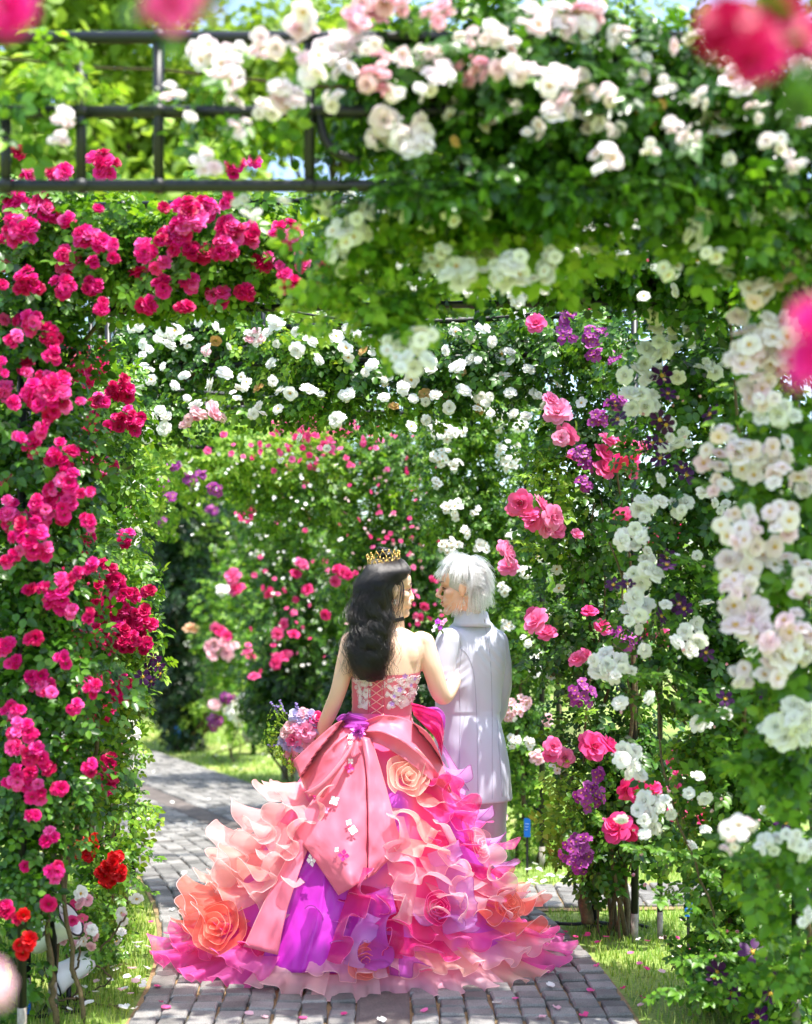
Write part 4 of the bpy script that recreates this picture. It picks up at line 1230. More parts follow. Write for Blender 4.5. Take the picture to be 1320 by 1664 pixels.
P.cane([(-1.0, 1.3, -.02), (-.8, 1.3, .8), (-.5, 1.3, 1.15), (-.42, 1.3, 1.11)], .004, .002)

# ================================================================== trees and shrubs beyond
def tree(label, x, y, h, r, n, leaf='leaf_tree', size=.2, group='trees beyond the rose arches'):
    o = thing('tree', label, 'tree', (x, y, 0), group)
    P = catmull([(x, y, -.1), (x + .1, y, h * .3), (x - .1, y + .1, h * .55), (x, y, h * .8)], 12)
    b = MB(); b.tube(P, [.22 - .17 * i / 11 for i in range(12)], 8)
    cl = []
    for i in range(9):
        a = i * 2.4 + random.random(); rr = r * random.uniform(.4, .75); zz = h * random.uniform(.45, .88)
        c = Vector((x + math.cos(a) * rr, y + math.sin(a) * rr, zz))
        b.tube(catmull([P[5].lerp(P[10], random.random()), Vector((x, y, zz)).lerp(c, .5), c], 6), [.07, .06, .05, .04, .03, .015], 5)
        cl.append((c, r * random.uniform(.35, .6)))
    b.build('trunk', [M['bark']], o)
    cl.append((Vector((x, y, h * .85)), r * .5))
    pts = [sample_blob(c, (q, q, q * .8), n // len(cl), .4) for c, q in cl]
    Pn = np.concatenate([q[0] for q in pts]); D = np.concatenate([q[1] for q in pts])
    k = len(Pn)
    R = rot_from(D * .5 + np.array([0, -.1, .6]) + RNG.normal(size=(k, 3)) * .5, RNG.normal(size=(k, 3)))
    V, T = scatter(leaflet_simple((0, 0, 0), (0, 1, 0), 1, .42), Pn, R, size * RNG.uniform(.5, 1.2, k))
    big_mesh('crown', V, T, M[leaf], o)
    return o


for lab, x, y, h, r, n, lf in [('tall light green tree above the lattice corner', -11, 29, 15, 4.6, 12000, 'leaf_tree'), ('rounded yellow green tree behind the magenta arch', -6.2, 27, 15.5, 4.2, 13000, 'leaf_tree'),
        ('tall leafy tree behind the middle of the lattice', -1.6, 30, 16, 4.6, 12000, 'leaf_tree'), ('broad green tree behind the white rose arch', 4.5, 29, 15, 4.6, 9000, 'leaf_tree'), ('dark green tree far behind the left rose wall', -17, 36, 17, 5.0, 7000, 'leaf_mid'),
        ('low crowned tree between the two tall trees', -3.8, 24, 9.5, 3.4, 8000, 'leaf_tree'), ('low crowned tree outside the left rose wall', -9, 23, 9, 3.4, 8000, 'leaf_tree')]:
    tree(lab, x, y, h, r, n, lf, .3)


def shrub(label, x, y, h, r, n, leaf, size=.12):
    o = thing('shrub', label, 'shrub', (x, y, 0), 'shrubs beyond the rose arches')
    b = MB()
    for i in range(6):
        a = i * 1.1
        b.tube([(x, y, -.05), (x + math.cos(a) * r * .3, y + math.sin(a) * r * .3, h * .4), (x + math.cos(a) * r * .6, y + math.sin(a) * r * .6, h * .8)], [.03, .02, .008], 5)
    b.build('stem', [M['bark']], o)
    p1, d1 = sample_blob(Vector((x, y, h * .55)), (r, r * .8, h * .5), n, .4)
    ok = p1[:, 2] > .05
    p1, d1 = p1[ok], d1[ok]; k = len(p1)
    R = rot_from(d1 * .6 + np.array([0, -.1, .5]) + RNG.normal(size=(k, 3)) * .5, RNG.normal(size=(k, 3)))
    V, T = scatter(leaflet_simple((0, 0, 0), (0, 1, 0), 1, .4), p1, R, size * RNG.uniform(.5, 1.2, k))
    f = big_mesh('foliage', V, T, M[leaf], o); f["kind"] = "stuff"


for lab, x, y, h, r, n, lf in [('rounded green shrub at the far end of the lawn', -5.2, 19, 2.9, 1.9, 4500, 'leaf_mid'), ('tall dark shrub closing the view past the last arch', -3.0, 18.0, 3.4, 1.7, 4500, 'leaf_dark'),
        ('spreading light shrub behind the mixed rose bush', -1.2, 17.0, 3.2, 1.8, 4500, 'leaf_mid'), ('dense shrub behind the tiny pink rambler', 1.0, 15.5, 3.0, 1.7, 3000, 'leaf_mid'),
        ('leafy shrub behind the small flowered white rambler', 3.4, 13.5, 3.0, 1.6, 3000, 'leaf_light'), ('broad shrub behind the pink cabbage rose', 5.4, 12.0, 3.0, 1.6, 2600, 'leaf_mid'),
        ('bushy shrub behind the left magenta wall', -4.2, 10.0, 2.9, 1.1, 2600, 'leaf_mid'), ('leafy shrub outside the second arch', -3.2, 7.2, 2.7, .9, 2200, 'leaf_mid')]:
    shrub(lab, x, y, h, r, n, lf)

# ================================================================== the couple
M['skin_f'] = mat_plain('skin_fair', lin(236, 196, 172), 0.5, vary=0.06, scale=9, spec=0.4, subsurf=0.18)
M['skin_m'] = mat_plain('skin_warm', lin(236, 186, 158), 0.5, vary=0.04, scale=30, spec=0.4, subsurf=0.18)
M['lip'] = mat_plain('lip', lin(196, 96, 92), 0.45)
M['tooth'] = mat_plain('tooth', lin(240, 234, 224), 0.3)
M['eye_dark'] = mat_plain('eye_dark', lin(30, 20, 16), 0.25)
M['brow_grey'] = mat_plain('brow_grey', lin(120, 104, 96), 0.7)
M['brow_black'] = mat_plain('brow_black', lin(40, 30, 26), 0.7)
M['hair_black'] = mat_plain('hair_black', lin(22, 17, 16), 0.42, vary=0.4, scale=60, spec=0.5)
M['hair_silver'] = mat_plain('hair_silver', lin(196, 196, 194), 0.6, vary=0.12, scale=60, bump=0.2)
M['gold'] = mat_plain('gold', lin(226, 186, 110), 0.25, 1.0)
M['pearl'] = mat_plain('pearl', lin(240, 228, 214), 0.2, spec=.8)
M['choker'] = mat_plain('choker', lin(20, 18, 20), 0.7)


def mat_hair(name, col, rough, gloss):
    m, t, p = new_mat(name)
    inf = t.nodes.new('ShaderNodeHairInfo')
    c = ramp(t, inf.outputs['Random'], [(0, tuple(x * .7 for x in col[:3]) + (1,)), (1, tuple(min(.95, x * 1.25) for x in col[:3]) + (1,))])
    h = t.nodes.new('ShaderNodeBsdfHairPrincipled')
    t.links.new(c, h.inputs['Color'])
    h.inputs['Roughness'].default_value = rough
    h.inputs['Radial Roughness'].default_value = gloss
    t.links.new(h.outputs[0], t.nodes['Material Output'].inputs[0])
    return m


M['strand_black'] = mat_hair('strand_black', (.004, .003, .0025, 1), .2, .22)
M['strand_silver'] = mat_hair('strand_silver', (.74, .74, .73, 1), .4, .5)


def mat_cloth(name, col, rough, weave=900, sheen=.3, bump=.08, spec=.35, col2=None, nscale=3.0):
    m, t, p = new_mat(name)
    tc = t.nodes.new('ShaderNodeTexCoord')
    nz = N(t, 'ShaderNodeTexNoise', Scale=nscale, Detail=3.0); wv = N(t, 'ShaderNodeTexNoise', Scale=weave, Detail=1.0)
    for q in (nz, wv): t.links.new(tc.outputs['Object'], q.inputs['Vector'])
    c = ramp(t, nz.outputs[0], [(.35, tuple(x * .95 for x in col[:3]) + (1,)), (.65, col2 or col)])
    t.links.new(c, p.inputs['Base Color'])
    p.inputs['Roughness'].default_value = rough
    p.inputs['Specular IOR Level'].default_value = spec
    p.inputs['Sheen Weight'].default_value = sheen
    p.inputs['Sheen Roughness'].default_value = .4
    add_bump(t, p, wv.outputs[0], bump, .002)
    return m


M['coat'] = mat_cloth('lavender_grey_wool', lin(206, 207, 226), .5, sheen=.25, spec=.3)
M['trousers'] = mat_cloth('grey_trousers', lin(188, 188, 206), .5)
M['satin_rose'] = mat_cloth('satin_rose', lin(224, 104, 128), .46, sheen=.3, spec=.4, bump=.03, col2=lin(230, 116, 138))
M['satin_deep'] = mat_cloth('satin_deep_pink', lin(222, 70, 112), .4, bump=.03)
M['satin_purple'] = mat_cloth('satin_purple', lin(178, 30, 168), .42, sheen=.3, spec=.4, bump=.03, col2=lin(192, 48, 182))
M['lace'] = mat_cloth('lace', lin(244, 222, 226), .6)
M['lace_lilac'] = mat_plain('lace_lilac', lin(190, 140, 220), .5)
M['cord'] = mat_plain('cord_pink', lin(248, 176, 176), .45)
M['shoe'] = mat_plain('shoe_white', lin(214, 212, 214), .35)
ORG = {}
for nme, a, b in [('blush', (248, 208, 206), (248, 194, 194)), ('salmon', (250, 172, 160), (250, 192, 182)), ('coral', (252, 116, 100), (252, 146, 128)), ('hot', (246, 84, 178), (248, 124, 200)),
                  ('magenta', (222, 20, 118), (236, 50, 140)), ('purple', (200, 70, 200), (214, 104, 218)), ('lilac', (206, 146, 226), (222, 176, 236)), ('pale', (250, 200, 212), (248, 180, 202)), ('peach', (252, 194, 176), (252, 206, 190))]:
    ORG[nme] = mat_organza('organza_' + nme, lin(*a), lin(*b))
EDGE_PALE = mat_plain('organza_rim_pale', lin(246, 190, 190), .5)
EDGE_PINK = mat_plain('organza_rim_pink', lin(240, 110, 170), .5)
EDGE_DARK = mat_plain('organza_rim_plum', lin(150, 50, 140), .4)
ROSE_EDGE = {k: mat_plain('rose_rim_' + k, lin(*c), .45) for k, c in dict(coral=(250, 140, 120), peach=(250, 196, 178), pale=(250, 196, 206), magenta=(244, 90, 160), purple=(222, 130, 220)).items()}
EDGE = {'blush': EDGE_PALE, 'salmon': EDGE_PALE, 'coral': EDGE_PALE, 'hot': EDGE_PINK, 'magenta': EDGE_PINK, 'purple': EDGE_DARK, 'lilac': EDGE_DARK, 'pale': EDGE_PALE, 'peach': EDGE_PALE}


def head_parts(female=False):
    """overlapping shapes of a head in its own space: face to +y, right to +x, ear height at z 0"""
    B = lambda c, r, rot=None: ball_geo(c, r, 18, 12, rot)
    L = []
    L.append(B((0, -.016, .046), (.074, .094, .084)))
    L.append(B((0, .03, -.03), (.058, .058, .078) if not female else (.055, .056, .074)))
    L.append(B((0, .05, .05), (.058, .044, .05)))
    L.append(B((0, .074, -.094), (.021, .02, .019)))
    for s in (-1, 1):
        L.append(B((s * .038, .012, -.06), (.022, .036, .028) if not female else (.022, .034, .028)))
        L.append(B((s * .041, .056, -.018), (.024, .025, .022)))
        L.append(B((s * .026, .072, -.05), (.02, .017, .022)))
        L.append(B((s * .0125, .1, -.03), (.0085, .011, .008)))
        rt = Euler((0.2, 0, -s * .45)).to_matrix()
        L.append(B((s * (.094 if female else .08), -.006, .0), (.012, .02, .031), rt))
        L.append(B((s * .077, -.002, -.026), (.007, .01, .012), rt))
    L.append(capsule_chain([(0, .088, .022), (0, .098, .004), (0, .112, -.02)] if not female else [(0, .086, .018), (0, .092, .002), (0, .103, -.02)], [.009, .0095, .0125 if not female else .0105]))
    L.append(capsule_chain([(-.04, .072, .028), (-.018, .084, .03), (.018, .084, .03), (.04, .072, .028)], [.01, .011, .011, .01]))
    L.append(B((0, .09, -.053), (.023, .011, .0065)))
    L.append(B((0, .088, -.067), (.019, .011, .008)))
    L.append(B((0, .092, -.043), (.014, .009, .008)))
    return L


def xf(parts, mt):
    return [([mt @ Vector(p) for p in v], f) for v, f in parts]


def hand_parts(wrist, along, palm_n, size=1.0, curl=.6, thumb_side=1):
    """palm and five bent fingers"""
    y = Vector(along).normalized(); z = (Vector(palm_n) - y * y.dot(Vector(palm_n))).normalized(); x = y.cross(z)
    mt = Matrix((x, y, z)).transposed().to_4x4(); mt.translation = Vector(wrist)
    s = size
    L = [ball_geo((0, .045 * s, 0), (.036 * s, .05 * s, .014 * s), 14, 8), capsule_chain([(0, -.01, 0), (0, .03 * s, 0)], [.022 * s, .024 * s])]
    for i, (fx, ln) in enumerate([(-.028, .062), (-.0095, .074), (.0095, .07), (.028, .055)]):
        fx *= s * thumb_side; ln *= s
        P = [Vector((fx, .082 * s, 0))]
        a = 0.12
        for k in range(3):
            a += curl
            P.append(P[-1] + Vector((0, math.cos(a), math.sin(a))) * ln * (.42, .33, .25)[k])
        L.append(capsule_chain(P, [.0085 * s, .0085 * s, .0078 * s, .0068 * s], 10))
    tx = -.034 * s * thumb_side
    L.append(capsule_chain([(tx * .6, .02 * s, .004), (tx * 1.35, .045 * s, .014 * s), (tx * 1.45, .07 * s, .026 * s), (tx * 1.1, .088 * s, .036 * s)], [.013 * s, .0115 * s, .0095 * s, .008 * s], 10))
    return xf(L, mt)


def strands(name, curves, r0, r1, mat, parent):
    """hair strands from a list of point lists"""
    cu = bpy.data.hair_curves.new(name)
    cu.add_curves([len(c) for c in curves])
    pts = np.array([tuple(p) for c in curves for p in c], dtype=np.float32)
    cu.position_data.foreach_set('vector', pts.ravel())
    rad = np.concatenate([np.linspace(r0, r1, len(c)) for c in curves]).astype(np.float32)
    cu.points.foreach_set('radius', rad)
    cu.materials.append(mat)
    o = bpy.data.objects.new(name, cu); COL.objects.link(o)
    return adopt(o, parent)


def pt(px, py, d): return W(px, py, d)


# ------------------------------------------------------------------ bride
DB = 5.47
KB = DB / F_PX
bride = thing('person', 'woman in a strapless pink ruffled ball gown with long wavy black hair and gold tiara', 'person', (-.16, 5.47, 0))
headB = Matrix.Translation(W(634, 961, 5.46)) @ Euler((math.radians(-3), math.radians(-3), math.radians(-75))).to_matrix().to_4x4() @ Matrix.Diagonal((.93, .93, .93, 1))


def ringsB(keys, grow=0.0, n=24):
    K = []
    for (c, py, a, b) in keys:
        q = W(c, py, DB)
        K.append((q.x, DB + .0, q.z, a * KB + grow, b + grow, math.radians(-8)))
    return interp_rings(K, n)


torso_keys = [(620, 1215, 60, .12), (619, 1190, 55, .11), (620, 1160, 47, .092), (624, 1130, 50, .1), (628, 1100, 54, .108), (629, 1080, 57, .105), (630, 1060, 60, .098), (631, 1044, 58, .083), (634, 1032, 44, .062), (638, 1022, 24, .046)]
parts = [loft_rings(ringsB(torso_keys), 30, 2.2)]
parts += xf(head_parts(True), headB)
parts.append(capsule_chain([headB @ Vector((0, -.02, -.05)), W(640, 1005, 5.465), W(638, 1032, 5.475)], [.047, .042, .052]))
for s in (566, 692):                                                   # shoulder caps and shoulder blades
    parts.append(ball_geo(W(s + (8 if s < 630 else -8), 1042, DB), .043, 16, 10))
for s in (600, 664): parts.append(ball_geo(W(s, 1066, DB - .072), (.042, .022, .055), 14, 8))
armL = [W(570, 1042, 5.475), W(560, 1085, 5.455), W(549, 1126, 5.45), W(534, 1163, 5.5), W(519, 1194, 5.6)]
parts.append(capsule_chain(armL, [.041, .038, .033, .031, .022], 16, 30))
armR = [W(690, 1044, 5.475), W(704, 1090, 5.47), W(719, 1131, 5.51), W(735, 1114, 5.64), W(741, 1100, 5.8)]
parts.append(capsule_chain(armR, [.043, .041, .037, .032, .023], 16, 30))
parts += hand_parts(W(517, 1197, 5.61), W(490, 1212, 5.68) - W(517, 1197, 5.61), (-.5, -.1, .6), .9, .75, 1)
parts += hand_parts(W(741, 1100, 5.82), Vector((-.12, .06, .01)), (0, 1, -.5), .9, .35, -1)
bm = fuse(parts, .0042, 4, 'body')


def back_relief(p, n):
    if n.y < -.3 and 1.1 < p.z < 1.37:
        sp = W(633, 1060, 5.37).x
        return p + n * (-.006 * math.exp(-((p.x - sp) / .013) ** 2) + .0035 * math.exp(-(((abs(p.x - sp) - .055) / .022) ** 2 + ((p.z - 1.265) / .05) ** 2)))
    return p


move_verts(bm, back_relief)
bm.materials.append(M['skin_f'])
bodyB = link_mesh('body', bm, bride)
H = lambda p: headB @ Vector(p)
b = MB()
for s in (-1, 1):
    b.tube(catmull([H((s * .016, .0835, .008)), H((s * .03, .0845, .0125)), H((s * .046, .073, .007))], 8), .0022, 6)
b.build('eyelashes', [M['eye_dark']], bride)
b = MB()
for s in (-1, 1):
    b.tube(catmull([H((s * .014, .0945, .034)), H((s * .03, .09, .039)), H((s * .048, .077, .034))], 8), .0025, 6, flat=.6)
b.build('eyebrows', [M['brow_black']], bride)
b = MB(); b.ball(H((0, .0965, -.053)), (.014, .006, .004), rot=headB.to_3x3().normalized()); b.ball(H((0, .0945, -.066)), (.012, .006, .005), rot=headB.to_3x3().normalized())
b.build('lips', [M['lip']], bride)
b = MB(); b.ball(H((.083, .002, -.045)), .005); b.ball(H((.083, .002, -.058)), .0065)
b.build('earring', [M['pearl']], bride)
cv, cf = [], []
nn = 26
cc = W(639, 1009, 5.465)
for k in range(nn):
    a = 2 * math.pi * k / nn
    for zz, rr in ((-.008, .0465), (.008, .0455), (.008, .043), (-.008, .044)):
        cv.append(cc + Vector((math.cos(a) * rr, math.sin(a) * rr, zz + .01 * math.cos(a))))
for k in range(nn):
    for j in range(4):
        cf.append((k * 4 + j, k * 4 + (j + 1) % 4, ((k + 1) % nn) * 4 + (j + 1) % 4, ((k + 1) % nn) * 4 + j))
mesh_obj('choker', cv, cf, M['choker'], bride)

# hair: a modelled mass under several thousand strands
hair_keys = [(633, 904, 5, .012, 5.45), (632, 908, 17, .045, 5.445), (630, 917, 26, .068, 5.435), (627, 931, 31, .08, 5.42), (611, 950, 26, .083, 5.405), (604, 975, 25.5, .074, 5.39), (602, 1003, 26, .06, 5.37), (602, 1030, 26, .052, 5.35), (599, 1055, 25, .045, 5.335), (599, 1078, 22, .04, 5.33), (602, 1095, 16, .03, 5.335), (604, 1108, 9, .016, 5.34)]
HK = []
for (c, py, a, bb, d) in hair_keys:
    q = W(c, py, d); HK.append((q.x, d, q.z, a * d / F_PX, bb, 0))
hair_rings = interp_rings(HK, 46)
cap = [ball_geo((0, -.026, .052), (.08, .096, .092), 20, 14)]
parts = xf(cap, headB) + [loft_rings([(r[0], r[1], r[2], r[3] * .93, r[4] * .9, 0) for r in hair_rings], 26, 2.0)]
rl = random.Random(3)
LOCKS = []
for i in range(26):
    psi = math.radians(178 + 184 * (i + rl.random()) / 26); ph = 1.6 * psi + rl.gauss(0, .55); end = rl.uniform(.84, 1.0); amp = rl.uniform(.007, .014); lam = rl.uniform(.118, .138)
    P, Rr = [], []
    i0 = 10
    i1 = int(45 * end)
    for k in range(i0, i1):
        r = hair_rings[k]
        t = (k - i0) / (i1 - i0)
        w = amp * min(1, t * 1.6)
        zz = r[2]
        P.append(Vector((r[0] + r[3] * .95 * math.cos(psi) + w * math.sin(2 * math.pi * zz / lam + ph), r[1] + r[4] * .95 * math.sin(psi) + w * .8 * math.cos(2 * math.pi * zz / lam + ph), zz)))
        Rr.append(.0075 * (1 - .55 * t) + .002)
    LOCKS.append((psi, ph, amp, lam))
    parts.append(tube_geo(P, Rr, 7))
hm = fuse(parts, .0055, 2, 'hair'); hm.materials.append(M['hair_black'])
hairB = link_mesh('hair', hm, bride)
curves = []
for i in range(7000):
    lk = LOCKS[rl.randrange(len(LOCKS))]
    psi = lk[0] + rl.gauss(0, .16)
    i1 = int(45 * rl.uniform(.82, 1.0) ** .7); i0 = rl.randint(0, 6)
    g = rl.uniform(.97, 1.12); o1 = rl.gauss(0, .4)
    fly = rl.gauss(0, .008) if rl.random() < .14 else 0
    c = []
    for q in range(22):
        f = i0 + (i1 - i0) * q / 21
        k = min(44, int(f)); u = f - k
        ra, rb2 = hair_rings[k], hair_rings[k + 1]
        r = [ra[j] * (1 - u) + rb2[j] * u for j in range(5)]
        t = q / 21
        wv = lk[2] * max(0, min(1, (f - 10) / 14)) * 1.15
        z = r[2]
        c.append(Vector((r[0] + (r[3] * g + .003) * math.cos(psi) + wv * math.sin(2 * math.pi * z / lk[3] + lk[1] + o1) + fly * t * 3, r[1] + (r[4] * g + .004) * math.sin(psi) + wv * .8 * math.cos(2 * math.pi * z / lk[3] + lk[1] + o1), z)))
    curves.append(c)
# strands drawn over the crown towards the back, and loose ones by the ear
for i in range(900):
    a = rl.uniform(-1.0, .75); s = rl.uniform(0, 1)
    c = []
    for q in range(10):
        t = q / 9
        el = math.radians(78 - t * 95)
        az = a * (1 - .25 * t) + math.pi
        v = Vector((math.sin(az) * math.cos(el) * .083, -.026 + math.cos(az) * math.cos(el) * .0985, .05 + math.sin(el) * .0965)) * 1.0
        c.append(H(v) + Vector((rl.gauss(0, .0006), rl.gauss(0, .0006), 0)))
    curves.append(c)
for i in range(26):
    sgn = 1
    y0 = rl.uniform(.012, .03)
    curves.append(catmull([H((.08, y0 - .01, .07)), H((.086, y0 + .012, .02)), H((.088 + rl.gauss(0, .004), y0 + .01 + rl.gauss(0, .004), -.04)), H((.08 + rl.gauss(0, .006), y0 + rl.gauss(0, .006), -.11 + rl.gauss(0, .02)))], 14))
for i in range(40):
    s = W(rl.uniform(570, 640), rl.uniform(1000, 1080), 5.31)
    curves.append(catmull([s, s + Vector((rl.gauss(0, .02), -.01, -.05)), s + Vector((rl.gauss(0, .035), -.012, -.1))], 8))
strands('hair_strands', curves, .0008, .0003, M['strand_black'], hairB)
# top knot
b = MB()
for k in range(5):
    P = []
    for q in range(22):
        a = q / 21 * 5.6 + k * 1.25
        rr = .024 - .009 * q / 21 + .004 * math.sin(k * 2)
        P.append(W(625, 912, 5.43) + Vector((math.cos(a) * rr, math.sin(a) * rr * .9, .004 + .034 * math.sin(q / 21 * 2.2) + .004 * k)))
    b.tube(P, [.010 * (1 - .4 * q / 21) for q in range(22)], 7)
b.ball(W(625, 910, 5.43), (.026, .026, .022))
b.build('top_knot', [M['hair_black']], hairB)
# tiara
b = MB()
tc0 = W(626, 927, 5.43); tr = .067
tilt = Euler((math.radians(-8), math.radians(-7), 0)).to_matrix()
def TP(a, z, r=None): return tc0 + tilt @ Vector((math.cos(a) * (r or tr), math.sin(a) * (r or tr), z))
for z, rad in ((0, .0028), (.012, .0018)):
    b.tube([TP(2 * math.pi * q / 40, z) for q in range(41)], rad, 6)
for q in range(56): b.ball(TP(2 * math.pi * q / 56, -.004), .0028, n=5, k=4)
for q in range(16):
    a0 = 2 * math.pi * q / 16; w2 = math.pi / 16
    hgt = .054
    b.tube([TP(a0 + w2 * math.sin(x) * .92, .012 + hgt * (1 - math.cos(x)) / 2 , tr * 1.01) for x in [math.pi * k / 8 for k in range(9)]], .0017, 5)
    b.tube([TP(a0 - w2 * math.sin(x) * .92, .012 + hgt * (1 - math.cos(x)) / 2, tr * 1.01) for x in [math.pi * k / 8 for k in range(9)]], .0017, 5)
    b.tube([TP(a0 + w2 * .5 * math.cos(x), .03 + .009 * math.sin(x), tr * 1.015) for x in [2 * math.pi * k / 10 for k in range(11)]], .0014, 5)
    b.tube([TP(a0 + w2 + w2 * .45 * math.cos(x), .022 + .009 * math.sin(x), tr * 1.015) for x in [2 * math.pi * k / 10 for k in range(11)]], .0014, 5)
    b.ball(TP(a0, .07, tr * 1.01), .004 if q % 2 else .0048, n=6, k=4)
    b.ball(TP(a0 + w2, .045, tr * 1.01), .0032, n=6, k=4)
b.build('tiara', [M['gold']], bride)

# ------------------------------------------------------------------ bodice
bod_keys = [(619, 1200, 58, .118), (619, 1186, 55, .11), (620, 1160, 47, .092), (624, 1130, 50, .1), (628, 1098, 54.5, .108)]
rg = ringsB(bod_keys, .005, 22)
bv, bf = [], []
nb = 64
for i, r in enumerate(rg):
    for j in range(nb):
        th = 2 * math.pi * j / nb
        c, s = math.cos(th), math.sin(th)
        x = r[3] * math.copysign(abs(c) ** (2 / 2.2), c); y = r[4] * math.copysign(abs(s) ** (2 / 2.2), s)
        top = (i / (len(rg) - 1)) ** 2
        z = r[2] + top * (.012 * math.cos(th) + .006 * abs(math.cos(th * 2)) + (.03 * max(0, s)))
        wr = .0022 * math.sin(r[2] * 230 + 3 * math.sin(th * 3)) * (1 - top)
        q = Vector((x, y, 0)) * (1 + wr * 8)
        yw = r[5]
        bv.append(Vector((r[0] + q.x * math.cos(yw) - q.y * math.sin(yw), r[1] + q.x * math.sin(yw) + q.y * math.cos(yw), z)))
for i in range(len(rg) - 1):
    for j in range(nb):
        k = (j + 1) % nb
        bf.append((i * nb + j, i * nb + k, (i + 1) * nb + k, (i + 1) * nb + j))
bodice = mesh_obj('bodice', bv, bf, M['satin_rose'], bride)
BV_BOD = BVHTree.FromPolygons(bv, bf)
CAMV = Vector((0, 0, CAM_Z))


def cast(bvh, px, py, out=.0, fallback=5.4):
    dr = (W(px, py, 1.0) - CAMV).normalized()
    loc, nr, idx, dist = bvh.ray_cast(CAMV, dr)
    if loc is None:
        loc, nr, idx, dist = bvh.find_nearest(W(px, py, fallback))
        nr = (loc - Vector((-.15, 5.47, loc.z)))
        nr.normalize()
        loc = W(px, py, fallback)
        return loc, nr
    if nr.dot(dr) > 0: nr = -nr
    return loc + nr * out, nr


b = MB()                                                                # back panel, eyelets and crossed cords
pg = []
for i in range(14):
    y = 1101 + i * 6.0
    w0 = 6.5 + i * .35
    pg.append([cast(BV_BOD, 612 - i * .0 + u * w0, y, .0035)[0] for u in (-1, -.5, 0, .5, 1)])
v = [p for r in pg for p in r]; f = []
for i in range(13):
    for j in range(4): f.append((i * 5 + j, i * 5 + j + 1, i * 5 + j + 6, i * 5 + j + 5))
mesh_obj('back_panel', v, f, M['satin_deep'], bodice)
lc = MB()
for i in range(5):
    y0, y1 = 1105 + i * 14, 1119 + i * 14
    for s in (-1, 1):
        P = [cast(BV_BOD, 612 + s * (9 - 18 * t) * (1 + .03 * i), y0 + (y1 - y0) * t, .006 + .002 * s)[0] for t in (0, .25, .5, .75, 1)]
        lc.tube(P, .0021, 6)
        lc.ball(cast(BV_BOD, 612 + s * 10 * (1 + .03 * i), y0, .005)[0], .004, n=8, k=5)
lc.build('lacing', [M['cord']], bodice)
b = MB()                                                                # lace flowers


def mini_flower(b, p, n, r, m, petals=5):
    n = n.normalized(); a = n.orthogonal().normalized(); c = n.cross(a)
    o = random.uniform(0, 6)
    for k in range(petals):
        th = o + 2 * math.pi * k / petals; h = math.pi / petals * .82
        d0 = a * math.cos(th) + c * math.sin(th)
        e1 = a * math.cos(th - h) + c * math.sin(th - h); e2 = a * math.cos(th + h) + c * math.sin(th + h)
        b.add([p + n * r * .05, p + e1 * r * .7 + n * r * .25, p + d0 * r + n * r * .18, p + e2 * r * .7 + n * r * .25, p + d0 * r * .5 + n * r * .12], [(0, 1, 4), (1, 2, 4), (2, 3, 4), (3, 0, 4)], m)
    b.ball(p + n * r * .15, r * .16, m, 5, 4)


for poly, n in (([(577, 605), (577, 604), (582, 602), (586, 598)], 70), ([(623, 681), (624, 680), (627, 672), (630, 655)], 130)):
    for k in range(n):
        t = random.random() ** 1.25
        i = min(2, int(t * 3)); u = t * 3 - i
        x0 = poly[i][0] * (1 - u) + poly[i + 1][0] * u; x1 = poly[i][1] * (1 - u) + poly[i + 1][1] * u
        y = 1100 + t * 50
        x = random.uniform(x0, x1)
        p, nr = cast(BV_BOD, x, y, .004)
        mini_flower(b, p, nr, random.uniform(.005, .009), 0)
        P = [cast(BV_BOD, x + 3.2 * math.cos(q), y + 3.2 * math.sin(q), .004)[0] for q in (0, 1, 2, 3, 4, 5)]
        b.tube(P, .0011, 4, 0)
for (x, y, r) in [(657, 1098, .013), (649, 1120, .013), (637, 1143, .012), (672, 1102, .010), (666, 1113, .009), (640, 1131, .009)]:
    p, nr = cast(BV_BOD, x, y, .008); mini_flower(b, p, nr, r, 1)
b.build('lace_applique', [M['lace'], M['lace_lilac']], bodice)

# ------------------------------------------------------------------ skirt
sk_keys = [(1.035, -.117, .122, .108, .10, 5.475), (.97, -.118, .165, .14, .125, 5.475), (.86, -.12, .25, .2, .17, 5.475), (.70, -.13, .345, .27, .22, 5.475), (.54, -.15, .43, .33, .26, 5.475), (.28, -.18, .58, .40, .32, 5.47), (.10, -.182, .71, .44, .35, 5.47), (.012, -.178, .76, .44, .36, 5.47)]
A_ = catmull([k[:3] for k in sk_keys], 40); B_ = catmull([k[3:6] for k in sk_keys], 40)


def skirt_at(th, z):
    zs = [a.x for a in A_]
    for i in range(39):
        if zs[i] >= z >= zs[i + 1]: break
    u = (zs[i] - z) / max(1e-6, zs[i] - zs[i + 1]); u = max(0, min(1, u))
    a = A_[i].lerp(A_[i + 1], u); bb = B_[i].lerp(B_[i + 1], u)
    s = math.sin(th)
    return Vector((a.y + a.z * math.cos(th), bb.z + (bb.x if s < 0 else bb.y) * s, z))


